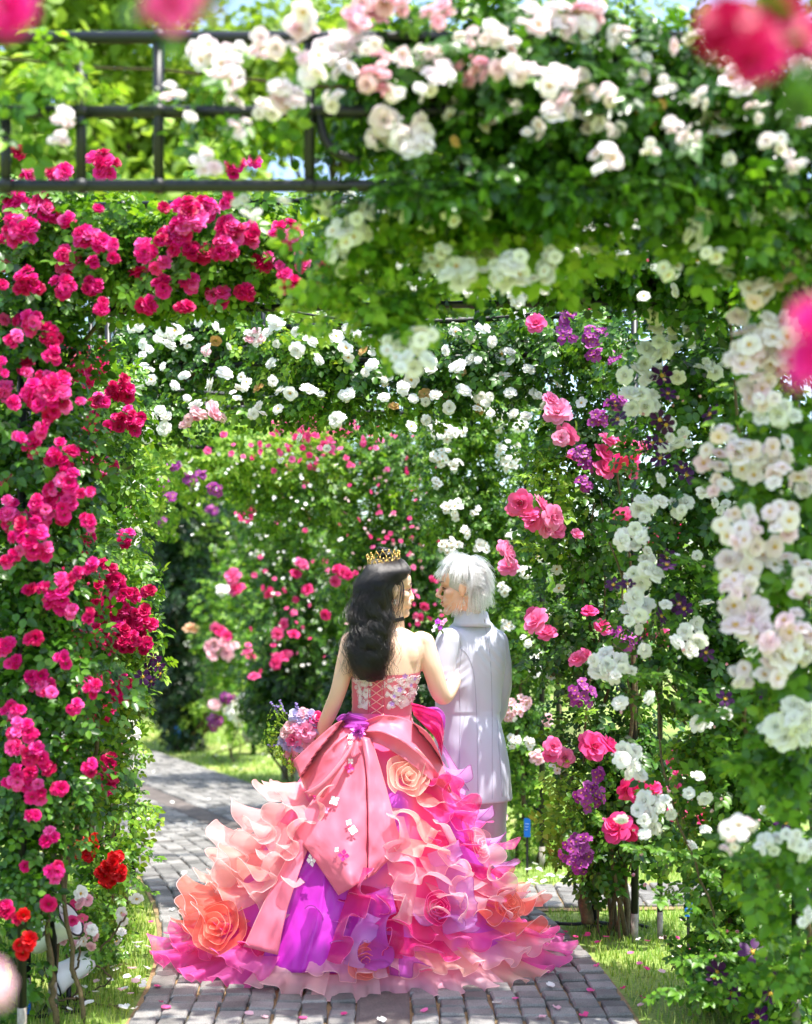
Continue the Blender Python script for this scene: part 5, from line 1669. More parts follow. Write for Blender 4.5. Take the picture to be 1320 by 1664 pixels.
sv, sf = [], []
ns = 96
for i in range(40):
    for j in range(ns):
        th = 2 * math.pi * j / ns
        p = skirt_at(th, A_[i].x)
        p += Vector((math.cos(th), math.sin(th), 0)) * (.012 * math.sin(th * 14) * i / 40)
        sv.append(p)
for i in range(39):
    for j in range(ns):
        k = (j + 1) % ns
        sf.append((i * ns + j, (i + 1) * ns + j, (i + 1) * ns + k, i * ns + k))
m, t, p = new_mat('skirt_lining')
ge = t.nodes.new('ShaderNodeTexCoord'); nz = N(t, 'ShaderNodeTexNoise', Scale=3.5, Detail=2.0)
t.links.new(ge.outputs['Object'], nz.inputs['Vector'])
t.links.new(ramp(t, nz.outputs[0], [(.36, lin(232, 40, 130)), (.5, lin(242, 110, 150)), (.62, lin(196, 70, 200))]), p.inputs['Base Color'])
p.inputs['Roughness'].default_value = .55
M['skirt'] = m
skirt = mesh_obj('skirt', sv, sf, M['skirt'], bride)
BV_SK = BVHTree.FromPolygons(sv, sf)


def skirt_frame(th, z):
    e = .02
    p = skirt_at(th, z)
    t1 = skirt_at(th + e, z) - skirt_at(th - e, z)
    t2 = skirt_at(th, max(.013, z - .02)) - skirt_at(th, min(1.03, z + .02))
    n = t2.cross(t1)
    n.normalize()
    if n.dot(p - Vector((-.15, 5.47, z))) < 0: n = -n
    return p, n, t2.normalized()


def ruffle(path, width, amp, wl, col, seed, lift=.55, rise=0.0, out0=0.0, flip=1, hem=False):
    """organza flounce sewn along a line of (angle, height) on the skirt"""
    rr = random.Random(seed)
    M_ = 14 * max(2, len(path))
    pts = catmull([(math.radians(a), z, 0) for a, z in path], M_ * 2)
    F = [skirt_frame(q.x, max(.02, q.y)) for q in pts]
    L = [0]
    for i in range(1, len(F)): L.append(L[-1] + (F[i][0] - F[i - 1][0]).length)
    n = max(24, int(L[-1] / wl * 22))
    v, f = [], []
    S = 8
    ph0 = rr.uniform(0, 6); warp = [rr.uniform(.7, 1.3) for _ in range(30)]
    rim = []
    for i in range(n + 1):
        l = L[-1] * i / n
        k = 0
        while k < len(L) - 2 and L[k + 1] < l: k += 1
        u = (l - L[k]) / max(1e-6, L[k + 1] - L[k])
        p = F[k][0].lerp(F[k + 1][0], u); nr = F[k][1].lerp(F[k + 1][1], u).normalized(); dn = F[k][2].lerp(F[k + 1][2], u).normalized()
        T = (F[k + 1][0] - F[k][0]).normalized()
        p = p + nr * out0
        if abs(T.dot(dn)) > .7: dn = nr.cross(T).normalized() * flip
        ph = ph0 + 2 * math.pi * l / wl
        q = (ph / (2 * math.pi)) % 28
        aw = warp[int(q)] * (1 - q % 1) + warp[int(q) + 1] * (q % 1)
        end = min(1, 4 * min(i, n - i) / n + .25)
        rad = Vector((nr.x, nr.y, 0)).normalized()
        for s in range(S + 1):
            t = s / S
            wv = amp * aw * t ** (1.1 if not hem else .6) * end
            if hem:
                drop = (p.z - .010) * (1 - .42 * (.5 - .5 * math.sin(ph)) * t * aw)
                bul = math.sin(min(1, t * 1.15) * math.pi) * .3 + .55 * t
                pos = p + rad * (width * bul * lift + .01 + wv * math.sin(ph)) + Vector((0, 0, -drop * t)) + T * (-.8 * wl / 6.283 * t ** .5 * end * math.sin(2 * ph + .5 * t))
            else:
                out = nr * (lift * width * math.sin(t * 1.5) + .008) + dn * (width * (t - .28 * t * t)) + Vector((0, 0, rise * t * t * width))
                side = nr * (wv * (math.sin(ph) + .12 * math.sin(3.3 * ph + seed) * t)) + dn * (-.5 * wv * math.sin(ph) + .12 * wv * math.sin(2.6 * ph + 1.3 * seed)) + T * (-.72 * wl / 6.283 * t * end * math.sin(2 * ph))
                pos = p + out + side + dn * (.25 * wv * math.cos(ph * .5 + 1))
            if pos.z < .006: pos.z = .006 + .002 * t
            v.append(pos)
        rim.append(v[-1])
    for i in range(n):
        for s in range(S):
            a = i * (S + 1) + s
            f.append((a, a + 1, a + S + 2, a + S + 1))
    mi = [0] * len(f)
    tv, tf = tube_geo(rim, .0011, 5)
    o = len(v)
    v += tv; f += [tuple(x + o for x in q) for q in tf]; mi += [1] * len(tf)
    return mesh_obj('ruffle', v, f, [ORG[col], EDGE[col]], skirt, mi)


sd = 100
# flounces of the near side, tier by tier: (angle from, angle to, height from, height to, width, colour)
TIERS = [
    # left cascade
    (176, 214, .74, .70, .15, 'blush'), (205, 238, .76, .66, .14, 'blush'), (168, 205, .62, .58, .17, 'blush'), (200, 240, .60, .54, .16, 'blush'),
    (165, 200, .52, .46, .17, 'blush'), (195, 232, .50, .43, .16, 'salmon'), (222, 246, .52, .42, .14, 'blush'), (162, 196, .42, .36, .16, 'salmon'), (190, 228, .40, .34, .16, 'salmon'), (218, 244, .40, .30, .14, 'blush'),
    (165, 200, .30, .26, .17, 'coral'), (194, 226, .30, .24, .15, 'coral'), (160, 190, .21, .19, .16, 'coral'), (186, 216, .22, .18, .13, 'coral'), (214, 240, .24, .17, .12, 'magenta'),
    # middle, right of the purple train
    (262, 284, .40, .36, .13, 'magenta'), (262, 282, .31, .28, .12, 'purple'), (258, 280, .24, .2, .12, 'lilac'), (276, 296, .30, .26, .13, 'magenta'), (278, 300, .22, .18, .13, 'magenta'), (252, 268, .34, .3, .1, 'purple'), (266, 290, .18, .14, .11, 'purple'),
    # right cascade
    (286, 312, .80, .72, .13, 'peach'), (280, 304, .68, .62, .13, 'peach'), (302, 334, .80, .74, .14, 'magenta'), (300, 326, .70, .64, .15, 'hot'), (318, 348, .70, .62, .15, 'hot'), (336, 372, .82, .74, .13, 'lilac'), (340, 378, .68, .60, .15, 'lilac'),
    (282, 306, .58, .54, .14, 'peach'), (300, 326, .60, .54, .15, 'magenta'), (322, 350, .57, .5, .15, 'hot'), (346, 384, .56, .48, .15, 'lilac'),
    (280, 304, .49, .44, .15, 'pale'), (296, 322, .50, .43, .15, 'pale'), (316, 344, .47, .41, .15, 'magenta'), (340, 376, .46, .40, .15, 'lilac'), (280, 302, .40, .33, .14, 'pale'), (298, 324, .40, .34, .15, 'pale'), (320, 348, .38, .32, .15, 'pale'),
    (342, 380, .36, .30, .16, 'peach'), (290, 312, .32, .27, .13, 'lilac'), (308, 334, .31, .26, .14, 'coral'), (328, 356, .30, .25, .15, 'coral'), (350, 384, .26, .22, .15, 'salmon'), (300, 326, .23, .19, .13, 'hot'), (322, 350, .22, .18, .14, 'coral'),
    # hem: a tall gathered row over a low one
    (164, 190, .155, .15, .13, 'hot'), (186, 212, .15, .15, .14, 'hot'), (208, 234, .15, .145, .13, 'hot'), (168, 196, .09, .09, .17, 'hot'), (192, 222, .09, .085, .17, 'hot'), (218, 240, .09, .08, .17, 'hot'),
    (229, 246, .15, .13, .12, 'hot'), (240, 262, .10, .09, .13, 'blush'), (256, 278, .15, .14, .12, 'pale'), (258, 276, .08, .08, .16, 'blush'), (272, 292, .155, .15, .13, 'pale'), (274, 294, .08, .08, .17, 'pale'),
    (288, 308, .155, .15, .13, 'peach'), (290, 312, .08, .08, .17, 'pale'), (304, 326, .155, .15, .14, 'pale'), (308, 330, .08, .08, .17, 'peach'), (322, 346, .155, .15, .14, 'pale'), (326, 350, .085, .085, .17, 'hot'), (342, 368, .155, .15, .14, 'hot'), (346, 378, .09, .09, .17, 'hot'),
    # far side, in simpler rows
    (20, 95, .70, .70, .16, 'lilac'), (90, 170, .70, .70, .16, 'blush'), (20, 95, .50, .50, .18, 'pale'), (90, 168, .50, .50, .18, 'salmon'), (20, 95, .30, .30, .18, 'coral'), (90, 165, .30, .30, .18, 'coral'), (15, 95, .12, .12, .18, 'hot'), (90, 170, .12, .12, .18, 'hot'),
]
for (a0, a1, z0, z1, wd, c) in TIERS:
    sd += 1
    rr = random.Random(sd)
    zm = (z0 + z1) / 2 + rr.uniform(-.02, .02)
    hem = z0 < .16
    ruffle([(a0, z0), ((a0 + a1) / 2, zm), (a1, z1)], wd * (1.0 if not hem else .95), (.048 if not hem else .036) * rr.uniform(.85, 1.2), rr.uniform(.13, .19) if not hem else rr.uniform(.095, .135), c, sd, lift=(rr.uniform(.45, .75) if c != 'lilac' or z0 < .5 else .3) if not hem else rr.uniform(.4, .62), rise=.25 if not hem else .12, out0=.05 if hem and 226 < a0 < 262 else 0)

for (pth, wd, c, fl) in [([(238, .74), (228, .52), (224, .32)], .13, 'blush', 1), ([(214, .66), (206, .46), (204, .30)], .14, 'blush', 1), ([(289, .64), (294, .45), (289, .24)], .13, 'pale', -1), ([(311, .62), (317, .42), (311, .22)], .14, 'pale', -1),
                         ([(300, .5), (303, .36), (300, .2)], .13, 'lilac', 1), ([(331, .56), (337, .38), (332, .2)], .14, 'pale', -1), ([(272, .36), (275, .26), (270, .12)], .11, 'purple', 1), ([(283, .36), (286, .25), (284, .13)], .12, 'magenta', -1), ([(322, .78), (330, .64), (326, .5)], .13, 'magenta', -1), ([(267, .46), (264, .3), (261, .13)], .10, 'magenta', 1), ([(272, .30), (268, .22), (266, .12)], .11, 'lilac', 1)]:
    sd += 1
    ruffle(pth, wd, .05, .16, c, sd, lift=.8, rise=.1, out0=.02 if pth[0][0] > 273 or pth[0][0] < 250 else .07, flip=fl)


def fabric_rose(px, py, rpx, col, seed, out=.05, turns=4.6):
    rr = random.Random(seed)
    c, n = cast(BV_SK, px, py, out)
    R = rpx / F_PX * 5.2
    a = n.orthogonal().normalized(); e = n.cross(a)
    v, f, rim, mi = [], [], [], []
    nseg = 150; S = 5
    o1 = rr.uniform(0, 6)
    for i in range(nseg + 1):
        t = i / nseg
        th = o1 + 2 * math.pi * turns * t
        r0 = R * (.04 + .62 * t)
        sc = 1 + .09 * math.sin(th * 2.3 + o1) + .05 * math.sin(th * 5.1)
        for s in range(S + 1):
            u = s / S
            r = (r0 + R * u * (.06 + .36 * t) * (u ** .5)) * sc
            hgt = R * (.62 - .42 * t) * u + R * .05 * math.sin(th * 3 + u) * u
            v.append(c + (a * math.cos(th) + e * math.sin(th)) * r + n * (hgt - R * .1))
        rim.append(v[-1])
    for i in range(nseg):
        for s in range(S):
            q = i * (S + 1) + s
            f.append((q, q + 1, q + S + 2, q + S + 1))
    mi = [0] * len(f)
    tv, tf = tube_geo(rim, .0009, 5)
    o = len(v); v += tv; f += [tuple(x + o for x in q) for q in tf]; mi += [1] * len(tf)
    return mesh_obj('fabric_rose', v, f, [ORG[col], ROSE_EDGE[col]], skirt, mi)


for k, (x, y, r, c) in enumerate([(377, 1512, 46, 'coral'), (655, 1270, 36, 'peach'), (802, 1478, 29, 'coral'), (588, 1558, 30, 'coral'), (748, 1384, 28, 'pale'), (692, 1478, 26, 'magenta')]):
    fabric_rose(x, y, r, c, 900 + k, .05 if y < 1300 else .085)


# ------------------------------------------------------------------ bow, tails and train: cloth laid over the skirt
def drape(name, left, right, nu, nv, off, mat, thick=.0018, parent=None, flat=None):
    """cloth between two edge lines given in the picture, standing OFF metres clear of the skirt"""
    A = catmull([(x, y, 0) for x, y in left], nv); B = catmull([(x, y, 0) for x, y in right], nv)
    v, f = [], []
    for i in range(nv):
        for j in range(nu):
            u, t = j / (nu - 1), i / (nv - 1)
            q = A[i].lerp(B[i], u)
            p0, nr = cast(BV_SK, q.x, q.y, 0, flat or 5.3)
            dd = p0.y - off(u, t) - .009 * noise.noise(Vector((q.x * .05, q.y * .035, len(name)))) + .007 * abs(noise.noise(Vector((q.x * .06 + q.y * .05, q.y * .03, 7)))) ** .6 + .004 * abs(noise.noise(Vector((q.x * .15, q.y * .1 - q.x * .08, 3)))) ** .6
            v.append(W(q.x, q.y, dd))
    for i in range(nv - 1):
        for j in range(nu - 1):
            a = i * nu + j
            f.append((a, a + 1, a + nu + 1, a + nu))
    o = mesh_obj(name, v, f, mat, parent or skirt)
    m = o.modifiers.new('thickness', 'SOLIDIFY'); m.thickness = thick; m.offset = 1
    return o


sn = math.sin
# purple satin train with long folds, and the rose satin flap beside it
fold = lambda x: 1 - 2 * abs(sn(x)) ** .75
drape('satin_train', [(498, 1368), (472, 1425), (446, 1505), (418, 1580)], [(546, 1398), (573, 1450), (586, 1505), (586, 1582)], 44, 34,
      lambda u, t: .055 + .035 * t + .034 * (.25 + t) * fold(u * 4.6 + .8 * t + .4) + .012 * t * sn(u * 17 + 4 * t), M['satin_purple'])
drape('satin_flap', [(482, 1360), (458, 1410), (428, 1468), (396, 1538)], [(504, 1372), (484, 1425), (464, 1490), (452, 1552)], 20, 26,
      lambda u, t: .075 + .05 * t + .02 * sn(u * 3.1) - .04 * t * t * u + .012 * sn(u * 5 + 3 * t), M['satin_rose'])
drape('satin_flap', [(478, 1343), (470, 1352), (468, 1362)], [(500, 1356), (512, 1368), (520, 1380)], 10, 8, lambda u, t: .075 + .02 * sn(u * 5), M['satin_rose'])
# tails
drape('bow_tail', [(572, 1196), (540, 1250), (508, 1300), (478, 1345), (508, 1392), (550, 1455)], [(588, 1196), (594, 1250), (597, 1310), (598, 1360), (598, 1400), (597, 1428)], 26, 40,
      lambda u, t: .085 + .05 * sn(math.pi * u) * t + .012 * sn(u * 7 + 4 * t) * (1 - .6 * t) + .02 * t, M['satin_rose'])
drape('bow_tail', [(586, 1196), (595, 1250), (598, 1310), (599, 1360), (599, 1400), (598, 1427)], [(604, 1200), (618, 1245), (632, 1295), (645, 1345), (653, 1372), (610, 1420)], 20, 36,
      lambda u, t: .09 + .035 * sn(math.pi * (1 - u) * .8) - .02 * u + .012 * sn(u * 6 + 2) * t, M['satin_rose'])
# loops of the bow
drape('bow_loop', [(572, 1168), (545, 1176), (510, 1205), (476, 1236)], [(576, 1204), (562, 1234), (540, 1262), (502, 1296)], 30, 30,
      lambda u, t: .07 + .06 * sn(math.pi * t * .85) * (.55 + .45 * sn(math.pi * u)) + .022 * fold(u * 5.2 + .6 + .5 * t) * (1 - .5 * t), M['satin_rose'], flat=5.33)
drape('bow_loop', [(578, 1200), (566, 1230), (545, 1262), (526, 1296)], [(574, 1206), (554, 1236), (522, 1272), (494, 1288)], 16, 24,
      lambda u, t: .12 + .05 * sn(math.pi * t) + .02 * sn(math.pi * u), M['satin_rose'], flat=5.33)
drape('bow_loop', [(592, 1172), (625, 1162), (668, 1172), (706, 1205), (734, 1287)], [(594, 1204), (622, 1212), (660, 1236), (700, 1268), (732, 1289)], 30, 34,
      lambda u, t: .075 + .06 * sn(math.pi * t * .9) * (.6 + .4 * sn(math.pi * u)) + .023 * fold(u * 5.0 + .5 - .7 * t) * (1 - .5 * t), M['satin_rose'], flat=5.33)
# organza puffs at the waist
for k, (L_, R_, c, o0) in enumerate([([(668, 1142), (690, 1148), (715, 1160), (722, 1190)], [(672, 1162), (690, 1180), (708, 1200), (718, 1230)], 'magenta', .05), ([(690, 1150), (712, 1150), (724, 1166), (720, 1200)], [(686, 1172), (702, 1190), (712, 1205), (712, 1222)], 'purple', .0), ([(546, 1168), (560, 1160), (590, 1165), (600, 1172)], [(556, 1182), (570, 1184), (592, 1186), (600, 1182)], 'purple', .06)]):
    drape('organza_puff', L_, R_, 16, 20, lambda u, t, o0=o0: o0 + .04 * sn(math.pi * t) + .024 * sn(u * 7 + 5 * t) + .01 * sn(u * 15), ORG[c], .0008, flat=5.4)
b = MB()
p0 = W(583, 1188, 5.2)
for k in range(34):
    a = k * 2.39996; el = 1.45 - 1.5 * k / 34
    d0 = Vector((math.cos(a) * math.cos(el), -math.sin(el), math.sin(a) * math.cos(el)))
    side = d0.orthogonal().normalized(); L_ = .036 * random.uniform(.8, 1.1)
    b.add([p0, p0 + d0 * L_ * .6 + side * .008, p0 + d0 * L_, p0 + d0 * L_ * .6 - side * .008], [(0, 1, 2), (0, 2, 3)])
b.build('knot_flower', [mat_plain('knot_flower_mauve', lin(206, 86, 196), .5)], skirt)
PF = {'w': mat_plain('silk_flower_white', lin(242, 236, 236), .4), 'p': mat_plain('silk_flower_pink', lin(246, 150, 190), .4), 'm': mat_plain('silk_flower_magenta', lin(236, 40, 130), .4), 'v': mat_plain('silk_flower_violet', lin(180, 60, 200), .4)}
BV_TAIL = None
tv, tf = [], []
for o in [o for o in bpy.data.objects if o.name.startswith(('bow_tail', 'bow_loop', 'satin_flap'))]:
    q = len(tv); tv += [v.co.copy() for v in o.data.vertices]; tf += [tuple(i + q for i in pl.vertices) for pl in o.data.polygons]
BV_TAIL = BVHTree.FromPolygons(tv, tf)
for (x, y, r, c) in [(545, 1303, 9.5, 'w'), (532, 1319, 7, 'p'), (569, 1338, 6, 'w'), (573, 1350, 8.5, 'w'), (511, 1396, 11, 'w'), (513, 1414, 7.5, 'p'), (551, 1382, 5, 'w'), (560, 1391, 10, 'm'), (567, 1250, 9, 'm'), (568, 1238, 6, 'w'), (518, 1298, 8, 'm'), (573, 1200, 7, 'w'), (570, 1210, 5, 'w'), (486, 1338, 7, 'v')]:
    p, nr = cast(BV_TAIL, x, y, .012)
    b = MB(); mini_flower(b, p, nr, r / F_PX * 5.2, 0, 4); b.build('silk_flower', [PF[c]], skirt)
# hem of the waist
b = MB()
for s in (-1, 1):
    b.tube([cast(BV_BOD, 612 + s * 11 + s * i * .3, 1102 + i * 8, .004)[0] for i in range(10)], .0022, 6)
b.build('bodice_seam', [M['satin_deep']], bodice)
# shoes
for s in (-1, 1):
    v, f = capsule_chain([(-.13 + s * .07, 5.42, .07), (-.13 + s * .075, 5.5, .045), (-.13 + s * .08, 5.6, .03)], [.03, .034, .03]); mesh_obj('shoe', v, f, M['shoe'], bride)

# ------------------------------------------------------------------ groom
DG = 5.9
KG = DG / F_PX
groom = thing('person', 'silver haired man in a long pale lavender grey frock coat', 'person', (.29, 5.95, 0))
headG = Matrix.Translation(W(752, 957, 5.86)) @ Euler((math.radians(-4), math.radians(2), math.radians(84))).to_matrix().to_4x4() @ Matrix.Diagonal((.99, .99, .99, 1))
HG = lambda p: headG @ Vector(p)
parts = xf(head_parts(False), headG)
parts.append(capsule_chain([HG((0, -.03, -.05)), W(768, 995, 5.88), W(768, 1022, 5.9)], [.056, .056, .06]))
handL = W(732, 1124, 6.1); handR = W(800, 1180, 6.12)
bm = fuse(parts, .0036, 4, 'body'); bm.materials.append(M['skin_m'])
link_mesh('body', bm, groom)
hp = []
hp += hand_parts(handL, Vector((.02, .12, -.02)), (0, .3, -1), 1.05, .3, 1)
hp.append(capsule_chain([handL + Vector((.03, -.03, 0)), handL], [.026, .024]))
hm_ = fuse(hp, .0036, 3, 'hand'); hm_.materials.append(M['skin_m']); link_mesh('hand', hm_, groom)
hp = hand_parts(handR, Vector((-.02, .05, -.1)), (-1, 0, .1), 1.05, .3, -1) + [capsule_chain([handR + Vector((.005, -.02, .04)), handR], [.026, .024])]
hm_ = fuse(hp, .0036, 3, 'hand'); hm_.materials.append(M['skin_m']); link_mesh('hand', hm_, groom)
b = MB()
for s in (-1, 1):
    b.tube(catmull([HG((s * .017, .0855, .006)), HG((s * .031, .0865, .0115)), HG((s * .048, .0735, .004))], 8), .0024, 6)
    b.tube(catmull([HG((s * .02, .0865, .002)), HG((s * .032, .086, .001)), HG((s * .045, .076, .002))], 8), .0014, 6)
b.build('eyelids', [M['eye_dark']], groom)
b = MB()
for s in (-1, 1):
    b.tube(catmull([HG((s * .014, .0965, .032)), HG((s * .03, .0935, .039)), HG((s * .05, .0775, .034))], 8), [.002, .003, .0034, .0034, .003, .003, .0025, .0015], 6, flat=.6)
b.build('eyebrows', [M['brow_grey']], groom)
rg3 = headG.to_3x3().normalized()
b = MB()
b.tube(catmull([HG((-.026, .086, -.05)), HG((-.014, .098, -.056)), HG((0, .1015, -.058)), HG((.014, .098, -.056)), HG((.026, .086, -.05))], 14), .0034, 6)
b.build('lips', [M['lip']], groom)
b = MB(); b.tube(catmull([HG((-.016, .0985, -.0595)), HG((0, .1035, -.061)), HG((.016, .0985, -.0595))], 8), .0024, 6); b.build('teeth', [M['tooth']], groom)

# silver hair
rl = random.Random(11)
cc = Vector((0, -.012, .05)); cr = Vector((.086, .09, .094))
parts = xf([ball_geo(cc, (.084, .089, .094), 20, 14), ball_geo((0, -.055, -.02), (.07, .045, .08), 16, 10), ball_geo((0, .03, .10), (.07, .06, .05), 16, 10), ball_geo((.0, -.055, -.08), (.058, .035, .045), 14, 8)], headG)
for s in (-1, 1): parts += xf([ball_geo((s * .066, .0, .062), (.022, .04, .032), 14, 8)], headG)
hm = fuse(parts, .0055, 3, 'hair'); hm.materials.append(M['hair_silver'])
hairG = link_mesh('hair', hm, groom)
curves = []
crown = Vector((.01, -.05, .14))
for i in range(5200):
    # root on the scalp, not on the face
    while True:
        d = Vector((rl.gauss(0, 1), rl.gauss(0, 1), rl.gauss(0, 1))).normalized()
        p = cc + Vector((d.x * cr.x, d.y * cr.y, d.z * cr.z)) + Vector((0, -.012, 0)) * max(0, -d.z)
        if p.z > -.075 and (p.y < .018 + max(0, (p.z - .075)) * 2.4) and not (abs(p.x) > .055 and p.z < .03 and p.y > -.03): break
    n = Vector((d.x / cr.x, d.y / cr.y, d.z / cr.z)).normalized()
    clump = noise.noise_vector(p * 38)
    flow = (p - crown); flow = (flow - n * flow.dot(n))
    flow = flow.normalized() if flow.length > 1e-5 else Vector((0, 1, 0))
    front = max(0, min(1, (p.y - .0) * 14)) if p.z > .08 else 0
    dr = (flow + n * ((.2 if p.y < -.01 else .36) + .45 * front + rl.gauss(0, .09)) + clump * (.5 if p.y < -.01 else .95) + Vector((0, .35 * front, 0))).normalized()
    ln = (rl.uniform(.07, .115) * (1.2 if p.z < .05 else 1)) if p.y < .0 else rl.uniform(.045, .08)
    ear = abs(p.x) > .045 and p.z < .1 and -.05 < p.y
    if ear:
        ln = rl.uniform(.04, .075); dr = (Vector((0, -1, -.35)) + n * .25 + clump * .4).normalized()
    st = ln / 8
    c = [p]
    for k in range(8):
        dr = (dr + Vector((0, -.02 if not ear else -.12, -.2 if not ear else -.1)) * (.5 + .12 * k) * .8 + clump * .3 * math.sin(k * 1.1)).normalized()
        q = c[-1] + dr * st
        e = q - cc
        rad = math.sqrt((e.x / cr.x) ** 2 + (e.y / cr.y) ** 2 + (e.z / cr.z) ** 2)
        if rad < 1.05 and q.z > -.02: q = cc + e * (1.06 / rad)
        if q.z < -.125: break
        c.append(q)
    if len(c) < 4: continue
    curves.append([HG(q) for q in c])
strands('hair_strands', curves, .0013, .0005, M['strand_silver'], hairG)

# frock coat
YAW = math.radians(24)
ck = [(770, 1300, .172, .152), (768, 1250, .166, .148), (764, 1200, .158, .136), (761, 1160, .150, .12), (761, 1110, .158, .124), (763, 1070, .166, .126), (765, 1045, .163, .112), (767, 1030, .142, .095), (768, 1018, .105, .08), (768, 1008, .078, .07)]
K = []
for (c, py, a, bb) in ck:
    q = W(c, py, DG); K.append((q.x, DG + .02, q.z, a, bb, YAW))
parts = [loft_rings(interp_rings(K, 40), 36, 2.25)]
sl = [W(729, 1040, 5.8), W(720, 1078, 5.79), W(716, 1112, 5.8), W(722, 1126, 5.93), handL + Vector((.01, -.03, .0))]
parts.append(ball_geo(sl[0] + Vector((.012, .01, .0)), .05, 16, 10))
sr = [W(806, 1042, 5.99), W(812, 1080, 6.0), W(813, 1112, 6.01), W(808, 1150, 6.06), handR + Vector((.004, -.01, .03))]
parts.append(ball_geo(sr[0] + Vector((-.012, .0, .0)), .05, 16, 10))
cm = fuse(parts, .0065, 4, 'coat')


def coat_folds(p, n):
    z = p.z
    a = 0.0
    if z < 1.0:
        a += .006 * noise.noise(Vector((p.x * 11, p.y * 11, z * 1.3)))
    a += .0055 * noise.noise(Vector((p.x * 7 + z * 6, p.y * 8, z * 8)))
    # pulls across the elbow and the arm hole
    e = (p - W(722, 1095, 5.76)).length
    if e < .13: a += .0045 * math.sin((p.z - p.x * .8) * 150 + 2) * (1 - e / .13)
    e = (p - W(748, 1085, 5.76)).length
    if e < .09: a -= .010 * (1 - e / .09)
    e = (p - W(805, 1065, 5.85)).length
    if e < .12: a += .0035 * math.sin((p.z + p.x * 1.2) * 120) * (1 - e / .12)
    # waist
    a -= .006 * math.exp(-((z - (CAM_Z - (1160 - HY_PX) / F_PX * DG)) / .03) ** 2) * .4
    return p + n * a


move_verts(cm, coat_folds)
cm.materials.append(M['coat'])
coat = link_mesh('coat', cm, groom)
BV_COAT = bvh_of(cm)


def sleeve_folds(p, n):
    e = (p - sl[2]).length
    a = .003 * noise.noise(p * 16)
    if e < .11: a += .005 * math.sin((p.z * 1.0 - p.x * .6 + p.y * .5) * 140) * (1 - e / .11)
    return p + n * a


for jl, rl_ in ((sl, [.055, .057, .056, .05, .043]), (sr, [.055, .056, .053, .048, .042])):
    sm = fuse([capsule_chain(jl, rl_, 20, 34)], .006, 2, 'sleeve')
    move_verts(sm, sleeve_folds); sm.materials.append(M['coat']); link_mesh('sleeve', sm, coat)
M['coat_seam'] = mat_plain('coat_seam', lin(168, 168, 188), .6)
for S in ([(787, 1006), (791, 1030), (796, 1060), (799, 1110), (800, 1165)], [(800, 1165), (800, 1220), (800, 1299)], [(748, 1052), (762, 1068), (771, 1100), (775, 1165), (776, 1230), (777, 1299)], [(746, 1100), (748, 1150), (747, 1220), (745, 1290)],
          [(739, 1022), (746, 1036), (750, 1055), (748, 1078), (746, 1092)], [(808, 1170), (812, 1230), (816, 1295)]):
    P = [cast(BV_COAT, q.x, q.y, .0004)[0] for q in catmull([(x, y, 0) for x, y in S], 16)]
    v, f = tube_geo(P, .0013, 6); mesh_obj('seam', v, f, M['coat_seam'], coat)
# stand collar
cv, cf = [], []
nn = 40
for i in range(5):
    t = i / 4
    for k in range(nn):
        a = 2 * math.pi * k / nn
        q = W(767, 1019 - 24 * t, DG - .012)
        rr = .088 - .017 * t
        tilt = .016 * math.cos(a - YAW - math.pi * .5) * -1
        cv.append(Vector((q.x + rr * 1.0 * math.cos(a), q.y + rr * .92 * math.sin(a), q.z + t * (.01 * math.sin(a) * -1) - .004 * math.cos(a) + tilt * .3)))
for i in range(4):
    for k in range(nn):
        j = (k + 1) % nn
        cf.append((i * nn + k, i * nn + j, (i + 1) * nn + j, (i + 1) * nn + k))
o = mesh_obj('collar', cv, cf, M['coat'], coat)
mo = o.modifiers.new('thickness', 'SOLIDIFY'); mo.thickness = .006
# trousers and shoes
for s, px in ((-1, 752), (1, 797)):
    q = W(px, 1250, 5.95)
    legv = [Vector((q.x, 5.95, .78)), Vector((q.x, 5.96, .5)), Vector((q.x + .005, 5.97, .25)), Vector((q.x + .008, 5.98, .04))]
    v, f = capsule_chain(legv, [.082, .074, .066, .064], 16, 24)
    me = make_mesh('trouser_leg', v, f, [M['trousers']])
    move_verts(me, lambda p, n: p + n * (.006 * noise.noise(p * 14)))
    link_mesh('trouser_leg', me, groom)
    fs = fuse([capsule_chain([(q.x, 5.96, .045), (q.x - .02, 6.06, .042), (q.x - .04, 6.16, .034)], [.042, .045, .034]), ball_geo((q.x, 5.96, .03), (.042, .05, .03))], .006, 2, 'shoe'); fs.materials.append(M['shoe']); link_mesh('shoe', fs, groom)
# buttonhole flowers
bt = thing
b = MB()
for (x, y, r, m_) in [(712, 1010, .014, 0), (720, 1012, .014, 1), (708, 1018, .012, 2), (716, 1020, .012, 0), (724, 1008, .011, 1), (705, 1024, .010, 2)]:
    mini_flower(b, W(x, y, 5.74), Vector((-.4, -.8, .4)), r * 1.15, m_, 5); b.ball(W(x, y, 5.745), r * .7, m_, 8, 5)
b.tube([W(712, 1016, 5.75), W(724, 1034, 5.77)], .004, 6, 3)
b.build('boutonniere', [PF['v'], PF['p'], PF['w'], M['bud_green']], groom)

